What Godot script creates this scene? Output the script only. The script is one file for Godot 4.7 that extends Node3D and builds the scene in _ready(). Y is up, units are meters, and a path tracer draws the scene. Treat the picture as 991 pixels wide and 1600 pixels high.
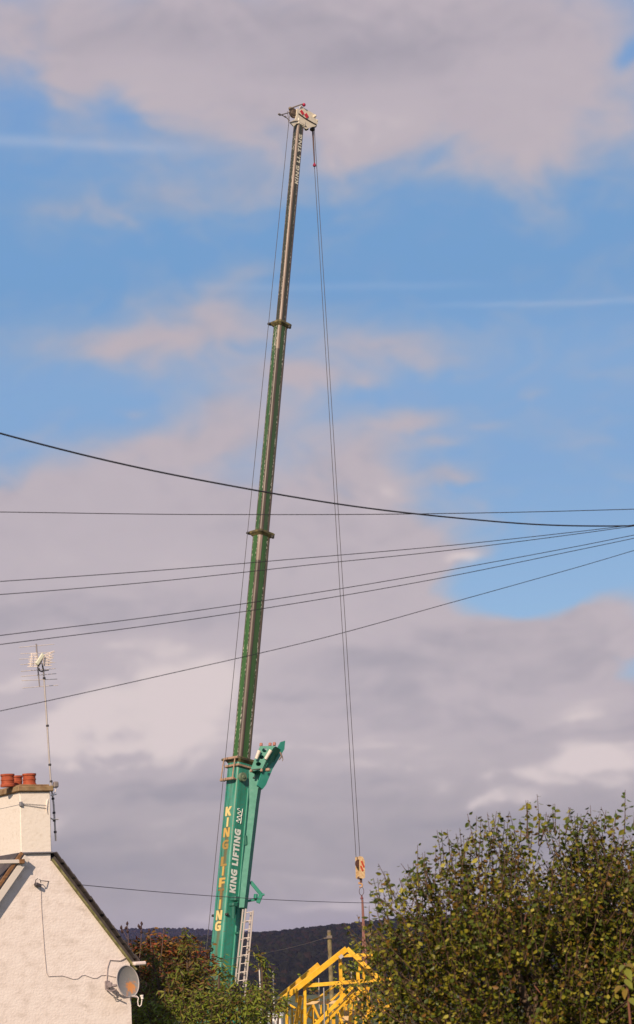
extends Node3D
# A telescopic mobile crane over a half-built timber roof, seen past a rendered cottage and a garden tree.

const F := 3200.0                      # focal length in photograph pixels
const MID := Vector2(495.5, 800.0)
const EYE := Vector3(0, 4.2, 0)
var look := Basis(Vector3.RIGHT, deg_to_rad(12.0)) * Basis(Vector3.BACK, deg_to_rad(-3.0))
var rng := RandomNumberGenerator.new()
var taken := {}

# ---------------------------------------------------------------- surveying helpers
func ray(px: float, py: float) -> Vector3:
	return look * Vector3((px - MID.x) / F, -(py - MID.y) / F, -1.0)
func pt(px: float, py: float, d: float) -> Vector3:
	var r := ray(px, py)
	return EYE + r * (d / -r.z)
func on_plane(px: float, py: float, o: Vector3, n: Vector3) -> Vector3:
	var r := ray(px, py)
	return EYE + r * ((o - EYE).dot(n) / r.dot(n))
func seen_y(p: Vector3) -> float:
	var c := look.inverse() * (p - EYE)
	return MID.y + c.y / c.z * F
func along(a: Vector3, b: Vector3, py: float) -> Vector3:
	var lo := -0.2
	var hi := 1.3
	for k in 40:
		var m := (lo + hi) / 2
		if seen_y(a.lerp(b, m)) > py: lo = m
		else: hi = m
	return a.lerp(b, lo)

# ---------------------------------------------------------------- mesh building
class MB:
	var v := PackedVector3Array()
	var n := PackedVector3Array()
	var t := PackedVector2Array()
	var c := PackedColorArray()
	var tint := Color.WHITE
	func tri(p: Array, nn: Array, uv: Array = [Vector2.ZERO, Vector2.ZERO, Vector2.ZERO]):
		var g: Vector3 = (p[1] - p[0]).cross(p[2] - p[0])
		var o := [0, 1, 2]
		if g.dot(nn[0] + nn[1] + nn[2]) > 0: o = [0, 2, 1]
		for k in o:
			v.append(p[k]); n.append(nn[k]); t.append(uv[k]); c.append(tint)
	func quad(a: Vector3, b: Vector3, cc: Vector3, d: Vector3, nn: Vector3):
		tri([a, b, cc], [nn, nn, nn]); tri([a, cc, d], [nn, nn, nn])
	func quad4(p: Array, nn: Array, uv: Array):
		tri([p[0], p[1], p[2]], [nn[0], nn[1], nn[2]], [uv[0], uv[1], uv[2]])
		tri([p[0], p[2], p[3]], [nn[0], nn[2], nn[3]], [uv[0], uv[2], uv[3]])
	# a box from its centre, three axes (unit) and its size, with chamfered edges when ch > 0
	func box(o: Vector3, b: Basis, s: Vector3, ch := 0.0):
		var h := s / 2
		var ax := [b.x, b.y, b.z]
		for i in 3:
			var j := (i + 1) % 3
			var k := (i + 2) % 3
			for sg in [-1.0, 1.0]:
				var ctr: Vector3 = o + ax[i] * h[i] * sg
				var a: Vector3 = ax[j] * (h[j] - ch)
				var e: Vector3 = ax[k] * (h[k] - ch)
				quad(ctr - a - e, ctr + a - e, ctr + a + e, ctr - a + e, ax[i] * sg)
				if ch > 0.0:
					for sj in [-1.0, 1.0]:
						var p1: Vector3 = ctr + ax[j] * (h[j] - ch) * sj
						var p2: Vector3 = o + ax[i] * (h[i] - ch) * sg + ax[j] * h[j] * sj
						quad(p1 - e, p1 + e, p2 + e, p2 - e, (ax[i] * sg + ax[j] * sj).normalized())
		if ch > 0.0:
			for x in [-1.0, 1.0]:
				for y in [-1.0, 1.0]:
					for z in [-1.0, 1.0]:
						var sx: Vector3 = o + ax[0] * h.x * x + ax[1] * (h.y - ch) * y + ax[2] * (h.z - ch) * z
						var sy: Vector3 = o + ax[0] * (h.x - ch) * x + ax[1] * h.y * y + ax[2] * (h.z - ch) * z
						var sz: Vector3 = o + ax[0] * (h.x - ch) * x + ax[1] * (h.y - ch) * y + ax[2] * h.z * z
						var nn: Vector3 = (ax[0] * x + ax[1] * y + ax[2] * z).normalized()
						tri([sx, sy, sz], [nn, nn, nn])
	func beam(p: Vector3, q: Vector3, w: float, d: float, facing: Vector3, ch := 0.0):
		var y := (q - p).normalized()
		var x := y.cross(facing).normalized()
		box((p + q) / 2, Basis(x, y, x.cross(y)), Vector3(w, p.distance_to(q), d), ch)
	func tube(pts: Array, r0: float, r1 := -1.0, sides := 8, cap := true):
		if r1 < 0: r1 = r0
		var m := pts.size()
		var prev := []
		var prevn := []
		var up := Vector3.UP
		var d0: Vector3 = (pts[1] - pts[0]).normalized()
		if absf(d0.y) > 0.9: up = Vector3.RIGHT
		var x := d0.cross(up).normalized()
		for i in m:
			var d: Vector3 = (pts[mini(i + 1, m - 1)] - pts[maxi(i - 1, 0)]).normalized()
			x = (x - d * x.dot(d)).normalized()
			var y := d.cross(x)
			var r := lerpf(r0, r1, float(i) / (m - 1))
			var ring := []
			var rn := []
			for k in sides:
				var a := TAU * k / sides
				var q := x * cos(a) + y * sin(a)
				rn.append(q); ring.append(pts[i] + q * r)
			if i > 0:
				for k in sides:
					var l := (k + 1) % sides
					var f0 := Vector2(float(k) / sides, float(i - 1) / (m - 1))
					var f1 := Vector2(float(k + 1) / sides, float(i) / (m - 1))
					quad4([prev[k], prev[l], ring[l], ring[k]], [prevn[k], prevn[l], rn[l], rn[k]], [f0, Vector2(f1.x, f0.y), f1, Vector2(f0.x, f1.y)])
			if cap and (i == 0 or i == m - 1):
				var nn := d * (-1.0 if i == 0 else 1.0)
				for k in range(1, sides - 1): tri([ring[0], ring[k], ring[k + 1]], [nn, nn, nn])
			prev = ring; prevn = rn
	# profile: Array of Vector2(radius, height) turned about axis b.y at o
	func lathe(o: Vector3, b: Basis, prof: Array, sides := 20):
		for i in prof.size() - 1:
			var e: Vector2 = prof[i + 1] - prof[i]
			if e.length() < 1e-6: continue
			var pn := Vector2(e.y, -e.x).normalized()
			for k in sides:
				var p := []
				var nn := []
				for s in [[i, k], [i, k + 1], [i + 1, k + 1], [i + 1, k]]:
					var a: float = TAU * s[1] / sides
					var q := b.x * cos(a) + b.z * sin(a)
					p.append(o + q * prof[s[0]].x + b.y * prof[s[0]].y)
					nn.append((q * pn.x + b.y * pn.y).normalized())
				quad4(p, nn, [Vector2.ZERO, Vector2.ZERO, Vector2.ZERO, Vector2.ZERO])
	func ball(o: Vector3, r: float, sides := 10):
		var prof := []
		for i in 9: prof.append(Vector2(sin(PI * i / 8.0), -cos(PI * i / 8.0)) * r)
		lathe(o, Basis.IDENTITY, prof, sides)
	# a flat outline (3-D points on one plane) given thickness along nn
	func plate(out: Array, nn: Vector3, th: float):
		var m := out.size()
		var o: Vector3 = out[0]
		var x := (Vector3(out[1]) - o).normalized()
		var y := nn.cross(x).normalized()
		var flat := PackedVector2Array()
		var mid := Vector3.ZERO
		for p in out:
			flat.append(Vector2((p - o).dot(x), (p - o).dot(y))); mid += p / m
		var idx := Geometry2D.triangulate_polygon(flat)
		var off := nn * th / 2
		for i in range(0, idx.size(), 3):
			for sg in [-1.0, 1.0]:
				var nv: Vector3 = nn * sg
				tri([out[idx[i]] + off * sg, out[idx[i + 1]] + off * sg, out[idx[i + 2]] + off * sg], [nv, nv, nv])
		var ccw := 0.0
		for i in m: ccw += flat[i].cross(flat[(i + 1) % m])
		for i in m:
			var a: Vector3 = out[i]
			var b: Vector3 = out[(i + 1) % m]
			var en := (b - a).normalized().cross(nn) * (1.0 if ccw > 0 else -1.0)
			quad(a - off, b - off, b + off, a + off, en)
	func mesh() -> ArrayMesh:
		var a := []
		a.resize(Mesh.ARRAY_MAX)
		a[Mesh.ARRAY_VERTEX] = v; a[Mesh.ARRAY_NORMAL] = n; a[Mesh.ARRAY_TEX_UV] = t; a[Mesh.ARRAY_COLOR] = c
		var m := ArrayMesh.new()
		m.add_surface_from_arrays(Mesh.PRIMITIVE_TRIANGLES, a)
		return m

func numbered(called: String) -> String:
	taken[called] = taken.get(called, -1) + 1
	return called if taken[called] == 0 else "%s_%03d" % [called, taken[called]]
func put(called: String, m, material: Material, parent: Node = null) -> MeshInstance3D:
	var o := MeshInstance3D.new()
	o.mesh = m.mesh() if m is MB else m
	o.material_override = material
	if parent == null:
		o.name = numbered(called); add_child(o)
	else:
		o.name = called; parent.add_child(o, true)
		o.position = -to_top(parent)
	return o
func to_top(n: Node) -> Vector3:          # where a parent's origin stands in the world
	var p := Vector3.ZERO
	while n != self:
		p += n.position; n = n.get_parent()
	return p
func thing(called: String, at: Vector3, label: String, category: String, group := "") -> Node3D:
	var o := Node3D.new()
	o.name = numbered(called); add_child(o); o.position = at
	return tag(o, label, category, group)
func tag(o, label: String, category: String, group := "", kind := ""):
	o.set_meta("label", label)
	if category: o.set_meta("category", category)
	if group: o.set_meta("group", group)
	if kind: o.set_meta("kind", kind)
	return o

# ---------------------------------------------------------------- materials (colours are linear base colours)
func mat(r: float, g: float, b: float, rough := 0.7, metal := 0.0) -> StandardMaterial3D:
	var m := StandardMaterial3D.new()
	m.albedo_color = Color(r, g, b).linear_to_srgb()
	m.roughness = rough; m.metallic = metal
	m.cull_mode = BaseMaterial3D.CULL_DISABLED
	return m
func noise(freq: float, seed_: int, oct := 4, kind := FastNoiseLite.TYPE_SIMPLEX_SMOOTH) -> FastNoiseLite:
	var n := FastNoiseLite.new()
	n.noise_type = kind; n.seed = seed_; n.frequency = freq
	n.fractal_type = FastNoiseLite.FRACTAL_FBM; n.fractal_octaves = oct
	return n
func noise_tex(freq: float, seed_: int, ramp: Array = [], size := 512, oct := 4) -> NoiseTexture2D:
	var t := NoiseTexture2D.new()
	t.width = size; t.height = size; t.seamless = true; t.noise = noise(freq, seed_, oct)
	if ramp:
		var g := Gradient.new()
		g.offsets = PackedFloat32Array(); g.colors = PackedColorArray()
		var off := PackedFloat32Array(); var col := PackedColorArray()
		for r in ramp:
			off.append(r[0]); col.append(Color(r[1], r[2], r[3]).linear_to_srgb())
		g.offsets = off; g.colors = col
		t.color_ramp = g
	return t
func worn(ramp: Array, per_m: float, seed_: int, rough := 0.7, freq := 0.012, metal := 0.0) -> StandardMaterial3D:
	var m := mat(1, 1, 1, rough, metal)
	m.albedo_texture = noise_tex(freq, seed_, ramp, 256)
	m.uv1_triplanar = true; m.uv1_world_triplanar = true
	m.uv1_scale = Vector3.ONE * per_m
	return m

# ---------------------------------------------------------------- the sky
var cn1 := noise(1.0, 11, 5)
var cn2 := noise(1.0, 23, 4)
var cn3 := noise(1.0, 31, 3)
# [px, py, rx, ry, amount]: where the clouds of this afternoon stand
var COVER := [
	[300, 40, 420, 110, .95], [620, 90, 260, 120, .95], [860, 110, 200, 140, .9], [480, 190, 260, 60, .7], [560, 170, 110, 80, .5], [860, 215, 130, 70, .55], [60, 60, 160, 110, .55], [120, 120, 60, 40, .3], [280, 130, 90, 60, .35],
	[185, 165, 50, 50, -.5], [60, 120, 40, 60, -.3], [735, 118, 30, 40, -.5], [670, 200, 40, 50, -.35], [905, 200, 50, 30, -.3], [972, 85, 26, 20, -.7], [20, 170, 50, 40, -.2], [40, 100, 40, 40, -.1],
	[240, 312, 110, 36, .62], [75, 330, 60, 26, .58], [390, 290, 60, 40, .45], [340, 466, 80, 36, .58], [410, 415, 50, 20, .3],
	[330, 522, 150, 36, .85], [170, 548, 120, 28, .7], [600, 542, 110, 28, .75], [680, 565, 50, 12, .35], [400, 592, 140, 32, .75], [560, 590, 40, 12, .35], [195, 648, 18, 8, .3], [845, 610, 22, 10, .28], [770, 662, 26, 9, .25],
	[300, 690, 130, 32, .8], [400, 650, 110, 32, .6], [320, 640, 60, 20, .35], [580, 700, 100, 40, .72], [655, 655, 60, 16, .62], [700, 690, 26, 10, .38], [712, 745, 50, 17, .62], [540, 740, 80, 30, .4], [600, 768, 40, 26, .45],
	[100, 790, 190, 70, .8], [280, 830, 220, 90, .85], [480, 850, 170, 80, .8], [600, 900, 90, 60, .7], [40, 900, 300, 90, .9], [300, 950, 420, 110, 1.0], [720, 872, 46, 12, .5],
	[470, 590, 60, 18, .4], [600, 1010, 200, 60, .8], [760, 1010, 130, 50, .7], [860, 1030, 90, 50, .6], [940, 955, 66, 40, .75], [975, 1048, 50, 24, -1.0], [850, 900, 140, 46, -.7], [810, 955, 80, 30, -.6], [700, 915, 60, 26, -.25]]
# the same for how bright the cloud is: sunlit heads and shaded undersides
var TONE := [
	[560, 185, 120, 60, .30], [850, 160, 150, 90, .22], [280, 140, 80, 40, .2], [300, 45, 220, 36, -.24], [600, 85, 170, 46, -.28], [560, 190, 80, 40, .12],
	[215, 1105, 110, 46, .62], [310, 1065, 80, 50, .42], [200, 1165, 120, 26, .45], [60, 1150, 70, 30, .36], [165, 1150, 40, 14, -.4], [310, 1130, 60, 40, .3], [150, 1080, 36, 22, .3], [240, 1058, 34, 24, .3], [335, 1048, 40, 30, .3], [110, 1118, 36, 20, .3], [70, 870, 120, 30, .14], [300, 880, 160, 30, .12], [560, 980, 120, 26, .12], [480, 1060, 140, 20, .12], [800, 1050, 90, 20, .10], [420, 1200, 120, 12, .12], [640, 1190, 120, 10, .14], [600, 765, 30, 26, .4], [715, 872, 40, 9, .7],
	[890, 1196, 66, 18, .62], [920, 1176, 34, 16, .5], [970, 1190, 50, 26, .5], [925, 1112, 50, 20, .5], [860, 1125, 50, 16, .25], [680, 1226, 24, 12, .62], [800, 1240, 34, 10, .6], [755, 1246, 20, 7, .5], [610, 1232, 30, 8, .3], [880, 1160, 30, 10, .3],
	[60, 800, 160, 40, .12], [150, 960, 260, 40, -.16], [700, 1010, 200, 30, -.10], [560, 1090, 260, 40, -.08], [700, 1130, 250, 30, -.2], [600, 1165, 250, 20, .05], [150, 1210, 160, 22, -.3], [250, 1190, 90, 14, .08], [560, 1230, 300, 24, -.22], [200, 1260, 200, 20, -.12], [240, 1300, 60, 14, .10], [860, 1260, 200, 24, -.2], [950, 1040, 100, 30, -.1], [600, 1330, 500, 30, -.1], [300, 1400, 500, 30, -.02], [600, 1425, 500, 22, .12]]
var SKYFRAME := []
var TRAIL := []
func sky_setup():
	for q in [[180, 228], [850, 474], [600, 447]]: TRAIL.append(ae(ray(q[0], q[1])))
	for list in [COVER, TONE]:
		var l := []
		for e in list:
			var a := ae(ray(e[0], e[1]))
			l.append([a.x, a.y, e[2] / 57.0, e[3] / 57.0, e[4]])
		SKYFRAME.append(l)
func ae(d: Vector3) -> Vector2:           # a direction as azimuth (right of straight ahead) and elevation, degrees
	return Vector2(rad_to_deg(atan2(d.x, -d.z)), rad_to_deg(atan2(d.y, Vector2(d.x, d.z).length())))
func sky_color(az: float, el: float) -> Color:
	var ca := cos(deg_to_rad(az)); var sa := sin(deg_to_rad(az)); var ce := cos(deg_to_rad(el)); var se := sin(deg_to_rad(el))
	var d := Vector3(sa * ce, se * 1.9, -ca * ce)
	var wx := cn3.get_noise_3dv(d * 9.0)
	var wy := cn3.get_noise_3dv(d * 9.0 + Vector3(40, 7, 3))
	var big := cn1.get_noise_3dv(d * 5.0 + Vector3(9, 2, 5))
	var fine := cn1.get_noise_3dv(d * 15.0 + Vector3(wx, wy, 0) * 0.7)
	var fine2 := cn2.get_noise_3dv(d * 38.0 + Vector3(wx, wy, 2) * 1.2)
	var puff := 1.0 - 2.2 * absf(cn2.get_noise_3dv(d * 24.0 + Vector3(wy, wx, 5) * 0.6))     # rounded billows with creases between
	var roll := cn1.get_noise_3dv(Vector3(sa * ce * 5.0, se * 34.0 + wy * 0.5, -ca * ce * 5.0))   # long flat rolls of the low bank
	# the weather all round: a low bank on the horizon, broken cloud above
	var bank := smoothstep(15.0, 7.5, el + big * 4.0)
	var cover := 0.36 + 0.85 * big + 0.9 * bank + 0.16 * smoothstep(17.0, 26.0, el)
	var tone := 0.30 * cn2.get_noise_3dv(d * 7.0)
	var inside := smoothstep(15.0, 10.5, absf(az)) * smoothstep(33.0, 28.5, el)
	if inside > 0.0:
		var x := az + wx * 0.55 + fine * 0.5
		var y := el + wy * 0.30 + fine2 * 0.22
		var cv := -0.02 + 1.15 * smoothstep(9.0, 7.2, y + absf(az) * 0.02)
		for e in SKYFRAME[0]:
			var gx: float = (x - e[0]) / e[2]; var gy: float = (y - e[1]) / e[3]
			var q := gx * gx + gy * gy
			if q < 6.0: cv += e[4] * exp(-q * 0.8)
		var tn := 0.0
		x = az + fine * 0.40 + fine2 * 0.25; y = el + fine2 * 0.26 + puff * 0.10
		for e in SKYFRAME[1]:
			var gx: float = (x - e[0]) / e[2]; var gy: float = (y - e[1]) / e[3]
			var q := gx * gx + gy * gy
			if q < 6.0: tn += e[4] * exp(-q * 0.8)
		cover = lerpf(cover, cv, inside); tone = lerpf(tone, tn, inside)
	var high := smoothstep(10.0, 17.0, el)
	var c := cover + fine * (0.34 + 0.06 * high) + fine2 * (0.16 - 0.02 * high) + (puff - 0.4) * 0.10
	var a := smoothstep(0.05 - 0.22 * high, 0.80 + 0.42 * high, c)
	var lit := clampf(tone + fine * 0.22 + fine2 * 0.16 + (puff - 0.45) * 0.10, -1, 1)
	lit += roll * 0.8 * smoothstep(11.0, 7.0, el) * smoothstep(0.5, 0.1, tone)
	lit += (c - 0.75) * -0.10 * high
	if lit > 0.0: lit = 0.45 * lit + 0.70 * smoothstep(0.22, 0.60, lit)
	var blue := Color8(117, 159, 206).lerp(Color8(132, 168, 211), smoothstep(18.5, 15.5, el)).lerp(Color8(152, 187, 222), smoothstep(14.0, 7.0, el)).lerp(Color8(128, 160, 210), smoothstep(20.0, 28.0, el))
	blue = blue.lerp(Color8(104, 136, 196), smoothstep(30.0, 75.0, el))
	# thin trails of old ice cloud
	var s1 := exp(-pow((el - TRAIL[0].y + (az - TRAIL[0].x) * 0.05 + wx * 0.05) / 0.16, 2)) * smoothstep(-1.5, -4.5, az) + exp(-pow((el - TRAIL[1].y + (az - TRAIL[1].x) * 0.055 + wx * .05) / 0.06, 2)) * smoothstep(2.0, 6.5, az) + exp(-pow((el - TRAIL[2].y + (az - TRAIL[2].x) * 0.05 + wx * .1) / 0.10, 2)) * 0.5 * smoothstep(-4.5, -2.0, az) * smoothstep(6.5, 3.0, az)
	if absf(az) < 40.0: blue = blue.lerp(Color8(190, 198, 220), clampf(s1 * 0.34, 0, 1))
	var cloud := Color8(193, 179, 184).lerp(Color8(171, 160, 165), smoothstep(6.5, 2.0, el))
	cloud = cloud.lerp(Color8(192, 178, 184), high)
	cloud = cloud.lerp(Color8(226, 208, 205), clampf(lit, 0, 1) * 0.95) if lit > 0 else cloud.lerp(Color8(140, 136, 149), clampf(-lit, 0, 1) * 0.85)
	cloud = cloud.lerp(Color8(174, 162, 168), smoothstep(1.8, 0.2, el) * 0.6)
	return blue.lerp(cloud, a * 0.92)
func sky_image() -> Image:
	sky_setup()
	var w := 4096
	var h := 2048
	var im := Image.create(512, 128, false, Image.FORMAT_RGB8)
	for y in 128:
		for x in 512:
			im.set_pixel(posmod(x - 256, 512), y, sky_color((x + 0.5) / 512.0 * 360.0 - 180.0, 90.0 - (y + 0.5) / 128.0 * 90.0))
	im.resize(w, 1024, Image.INTERPOLATE_CUBIC)
	var full := Image.create(w, h, false, Image.FORMAT_RGB8)
	full.fill(Color8(96, 92, 88))
	full.blit_rect(im, Rect2i(0, 0, w, 1024), Vector2i.ZERO)
	var half := int(15.0 / 360.0 * w)
	for y in range(1024 - int(33.0 / 180.0 * h), 1024):
		for x in range(-half, half):
			full.set_pixel(posmod(x, w), y, sky_color((x + 0.5) / w * 360.0, 90.0 - (y + 0.5) / h * 180.0))
	return full

func _ready():
	rng.seed = 7
	# ---- camera
	var cam := Camera3D.new()
	cam.name = "camera"
	cam.fov = rad_to_deg(2.0 * atan(800.0 / F))
	cam.near = 0.1; cam.far = 12000.0
	add_child(cam)
	cam.transform = Transform3D(look, EYE)
	cam.current = true
	var lens := CameraAttributesPhysical.new()
	lens.frustum_focal_length = 48.0
	lens.frustum_focus_distance = 92.0
	lens.frustum_near = 0.1; lens.frustum_far = 12000.0
	lens.exposure_aperture = 5.0
	cam.attributes = lens
	# ---- sky, air
	var env := Environment.new()
	env.background_mode = Environment.BG_SKY
	var pano := PanoramaSkyMaterial.new()
	pano.panorama = ImageTexture.create_from_image(sky_image())
	env.sky = Sky.new()
	env.sky.sky_material = pano
	env.tonemap_mode = Environment.TONE_MAPPER_LINEAR
	env.tonemap_exposure = 1.0
	env.sdfgi_enabled = true; env.ssao_enabled = true; env.ssil_enabled = true
	env.fog_enabled = true
	env.fog_density = 0.000045
	env.fog_light_color = Color(0.74, 0.74, 1.0)
	var we := WorldEnvironment.new()
	we.name = "world"
	we.environment = env
	add_child(we)
	# ---- sun: low afternoon, behind the viewer's left shoulder
	var sun := DirectionalLight3D.new()
	sun.name = "sun"
	var az := deg_to_rad(18.0)
	var el := deg_to_rad(32.0)
	var to_sun := Vector3(-sin(az) * cos(el), sin(el), cos(az) * cos(el))
	add_child(sun)
	sun.look_at_from_position(to_sun * 50.0, Vector3.ZERO)
	sun.light_energy = 1.6
	sun.light_color = Color(1.0, 0.90, 0.79)
	sun.light_angular_distance = 0.5
	sun.shadow_enabled = true
	print("sky done")
	terrain()
	print("terrain done")
	cottage()
	timber_roof()
	crane()
	utility_lines()
	print("things done")
	garden_tree()
	shrubs()
	print("plants done")

# ---------------------------------------------------------------- ground, hills, woods
func land(x: float, d: float) -> float:       # height of the land d metres ahead
	var h := -26.0 * smoothstep(170.0, 750.0, d)
	h += (42.8 + 2.5 * sin(x * 0.008 + 1.0) + 1.6 * sin(x * 0.021)) * smoothstep(800.0, 2000.0, d)
	h += (-2.0 + x * 0.010) * smoothstep(1500.0, 2000.0, d)
	return h
func terrain():
	var m := MB.new()
	var far := MB.new()
	var ds := [-60.0, 0.0, 60.0, 120.0, 170.0, 230.0, 300.0, 380.0, 470.0, 570.0, 680.0, 800.0, 950.0, 1100.0, 1300.0, 1500.0, 1700.0, 1850.0, 2000.0, 2200.0, 2600.0]
	for i in ds.size() - 1:
		for k in 40:
			var p := []
			var nn := []
			for q in [[i, k], [i, k + 1], [i + 1, k + 1], [i + 1, k]]:
				var x: float = (q[1] - 20) * 90.0
				var d: float = ds[q[0]]
				p.append(Vector3(x, land(x, d), -d))
				nn.append(Vector3(-(land(x + 5, d) - land(x - 5, d)) / 10.0, 1, (land(x, d + 5) - land(x, d - 5)) / 10.0).normalized())
			(m if i < 7 else far).quad4(p, nn, [Vector2.ZERO, Vector2.ZERO, Vector2.ZERO, Vector2.ZERO])
	var gm := worn([[0.0, .035, .05, .014], [0.45, .05, .07, .02], [0.7, .07, .075, .03], [1.0, .09, .08, .04]], 0.05, 5, 0.95)
	put("ground", m, gm).set_meta("kind", "structure")
	# two farther hills, woods on top
	var hm := worn([[0.0, .010, .012, .012], [0.5, .014, .016, .013], [1.0, .02, .02, .014]], 0.01, 6, 0.95)
	put("hillside", far, hm).set_meta("kind", "structure")
	for hill in [[3900.0, -2200.0, 260.0, 47.0, .35], [4600.0, 120.0, 3200.0, 62.0, .2]]:
		var b := MB.new()
		var nx := 120
		for k in nx:
			var p := []
			for q in [[0, k], [0, k + 1], [1, k + 1], [1, k], [2, k + 1], [2, k]]:
				var x: float = lerpf(hill[1], hill[2], float(q[1]) / nx)
				var e: float = minf(1.0, minf(float(q[1]), float(nx - q[1])) / 30.0)
				var top: float = (hill[3] + 5.0 * sin(x * 0.0021 + hill[4] * 9.0) + 2.0 * sin(x * 0.011)) * smoothstep(0.0, 1.0, e)
				p.append(Vector3(x, [-30.0, top, -30.0][q[0]], -(hill[0] + [-900.0, 0.0, 700.0][q[0]])))
			var n1 := Vector3(0, 0.99, 0.1)
			var n2 := Vector3(0, 0.99, -0.1)
			b.quad(p[0], p[1], p[2], p[3], n1); b.quad(p[3], p[2], p[4], p[5], n2)
		put("hill", b, hm).set_meta("kind", "structure")
	# one wood over the near hillside and one on the far ridges: nobody could count these trees
	var crown := MB.new()
	var cn := noise(0.35, 3, 3)
	var rows := 7
	var cols := 9
	var f := func(i: int, k: int) -> Vector3:
		var a := PI * i / rows
		var o := TAU * (k % cols) / cols
		var q := Vector3(sin(a) * cos(o), cos(a), sin(a) * sin(o))
		return q * (1.0 + 0.55 * cn.get_noise_3dv(q * 5.0)) * Vector3(1, 1.15, 1)
	for i in rows:
		for k in cols:
			var p := [f.call(i, k), f.call(i, k + 1), f.call(i + 1, k + 1), f.call(i + 1, k)]
			crown.quad(p[0], p[1], p[2], p[3], ((p[0] + p[1] + p[2] + p[3]) as Vector3).normalized())
	var fm := mat(1, 1, 1, 0.95)
	fm.vertex_color_use_as_albedo = true
	fm.metallic_specular = 0.08
	hm.metallic_specular = 0.08
	var spots := []
	for k in 48000:
		var d := rng.randf_range(480.0, 2040.0)
		var x := rng.randf_range(-0.20, 0.24) * d
		# a hedge line and two narrow fields break the wood
		if absf(d - 1250.0 - x * 0.3) < 22.0: continue
		spots.append([Vector3(x, land(x, d), -d), rng.randf_range(2.0, 3.9)])
	woods("hillside_woods", "mixed woodland coloured dark for cloud shade, covering the near hillside below the ridge", spots, crown.mesh(), fm)
	spots = []
	for k in 9000:
		var beyond := k % 2 == 0
		var d := (4600.0 if beyond else 3900.0) + rng.randf_range(-160.0, 30.0)
		var x := rng.randf_range(-200.0, 1500.0) if beyond else rng.randf_range(-1200.0, 250.0)
		var e := clampf(minf(x + 2200.0, 260.0 - x) / (2460.0 / 120.0) / 30.0, 0, 1) if not beyond else clampf(minf(x - 120.0, 3200.0 - x) / (3080.0 / 120.0) / 30.0, 0, 1)
		var top: float = (62.0 + 5.0 * sin(x * 0.0021 + 1.8) + 2.0 * sin(x * 0.011)) * smoothstep(0.0, 1.0, e) if beyond else (47.0 + 5.0 * sin(x * 0.0021 + 3.15) + 2.0 * sin(x * 0.011)) * smoothstep(0.0, 1.0, e)
		spots.append([Vector3(x, top - 2.0 - absf(d - (4600.0 if beyond else 3900.0)) * 0.1, -d), rng.randf_range(2.4, 4.2)])
	woods("ridge_woods", "hazy blue woodland along the farthest ridge line", spots, crown.mesh(), fm)
func woods(called: String, label: String, spots: Array, crown: Mesh, m: Material):
	var mm := MultiMesh.new()
	mm.transform_format = MultiMesh.TRANSFORM_3D
	mm.use_colors = true
	mm.mesh = crown
	mm.instance_count = spots.size()
	for i in spots.size():
		var s: float = spots[i][1]
		mm.set_instance_transform(i, Transform3D(Basis(Vector3.UP, rng.randf() * TAU).scaled(Vector3(s, s * rng.randf_range(0.8, 1.3), s)), spots[i][0] + Vector3(0, s * 0.75, 0)))
		var k := rng.randf()
		var c := Color(.008, .010, .010).lerp(Color(.019, .021, .014), k)  # cloud shade over the hills is mixed into these low base colours
		if rng.randf() < 0.18: c = Color(.024, .018, .014)
		mm.set_instance_color(i, c)
	var o := MultiMeshInstance3D.new()
	o.name = called
	o.multimesh = mm
	o.material_override = m
	add_child(o)
	tag(o, label, "woodland", "", "stuff")

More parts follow.
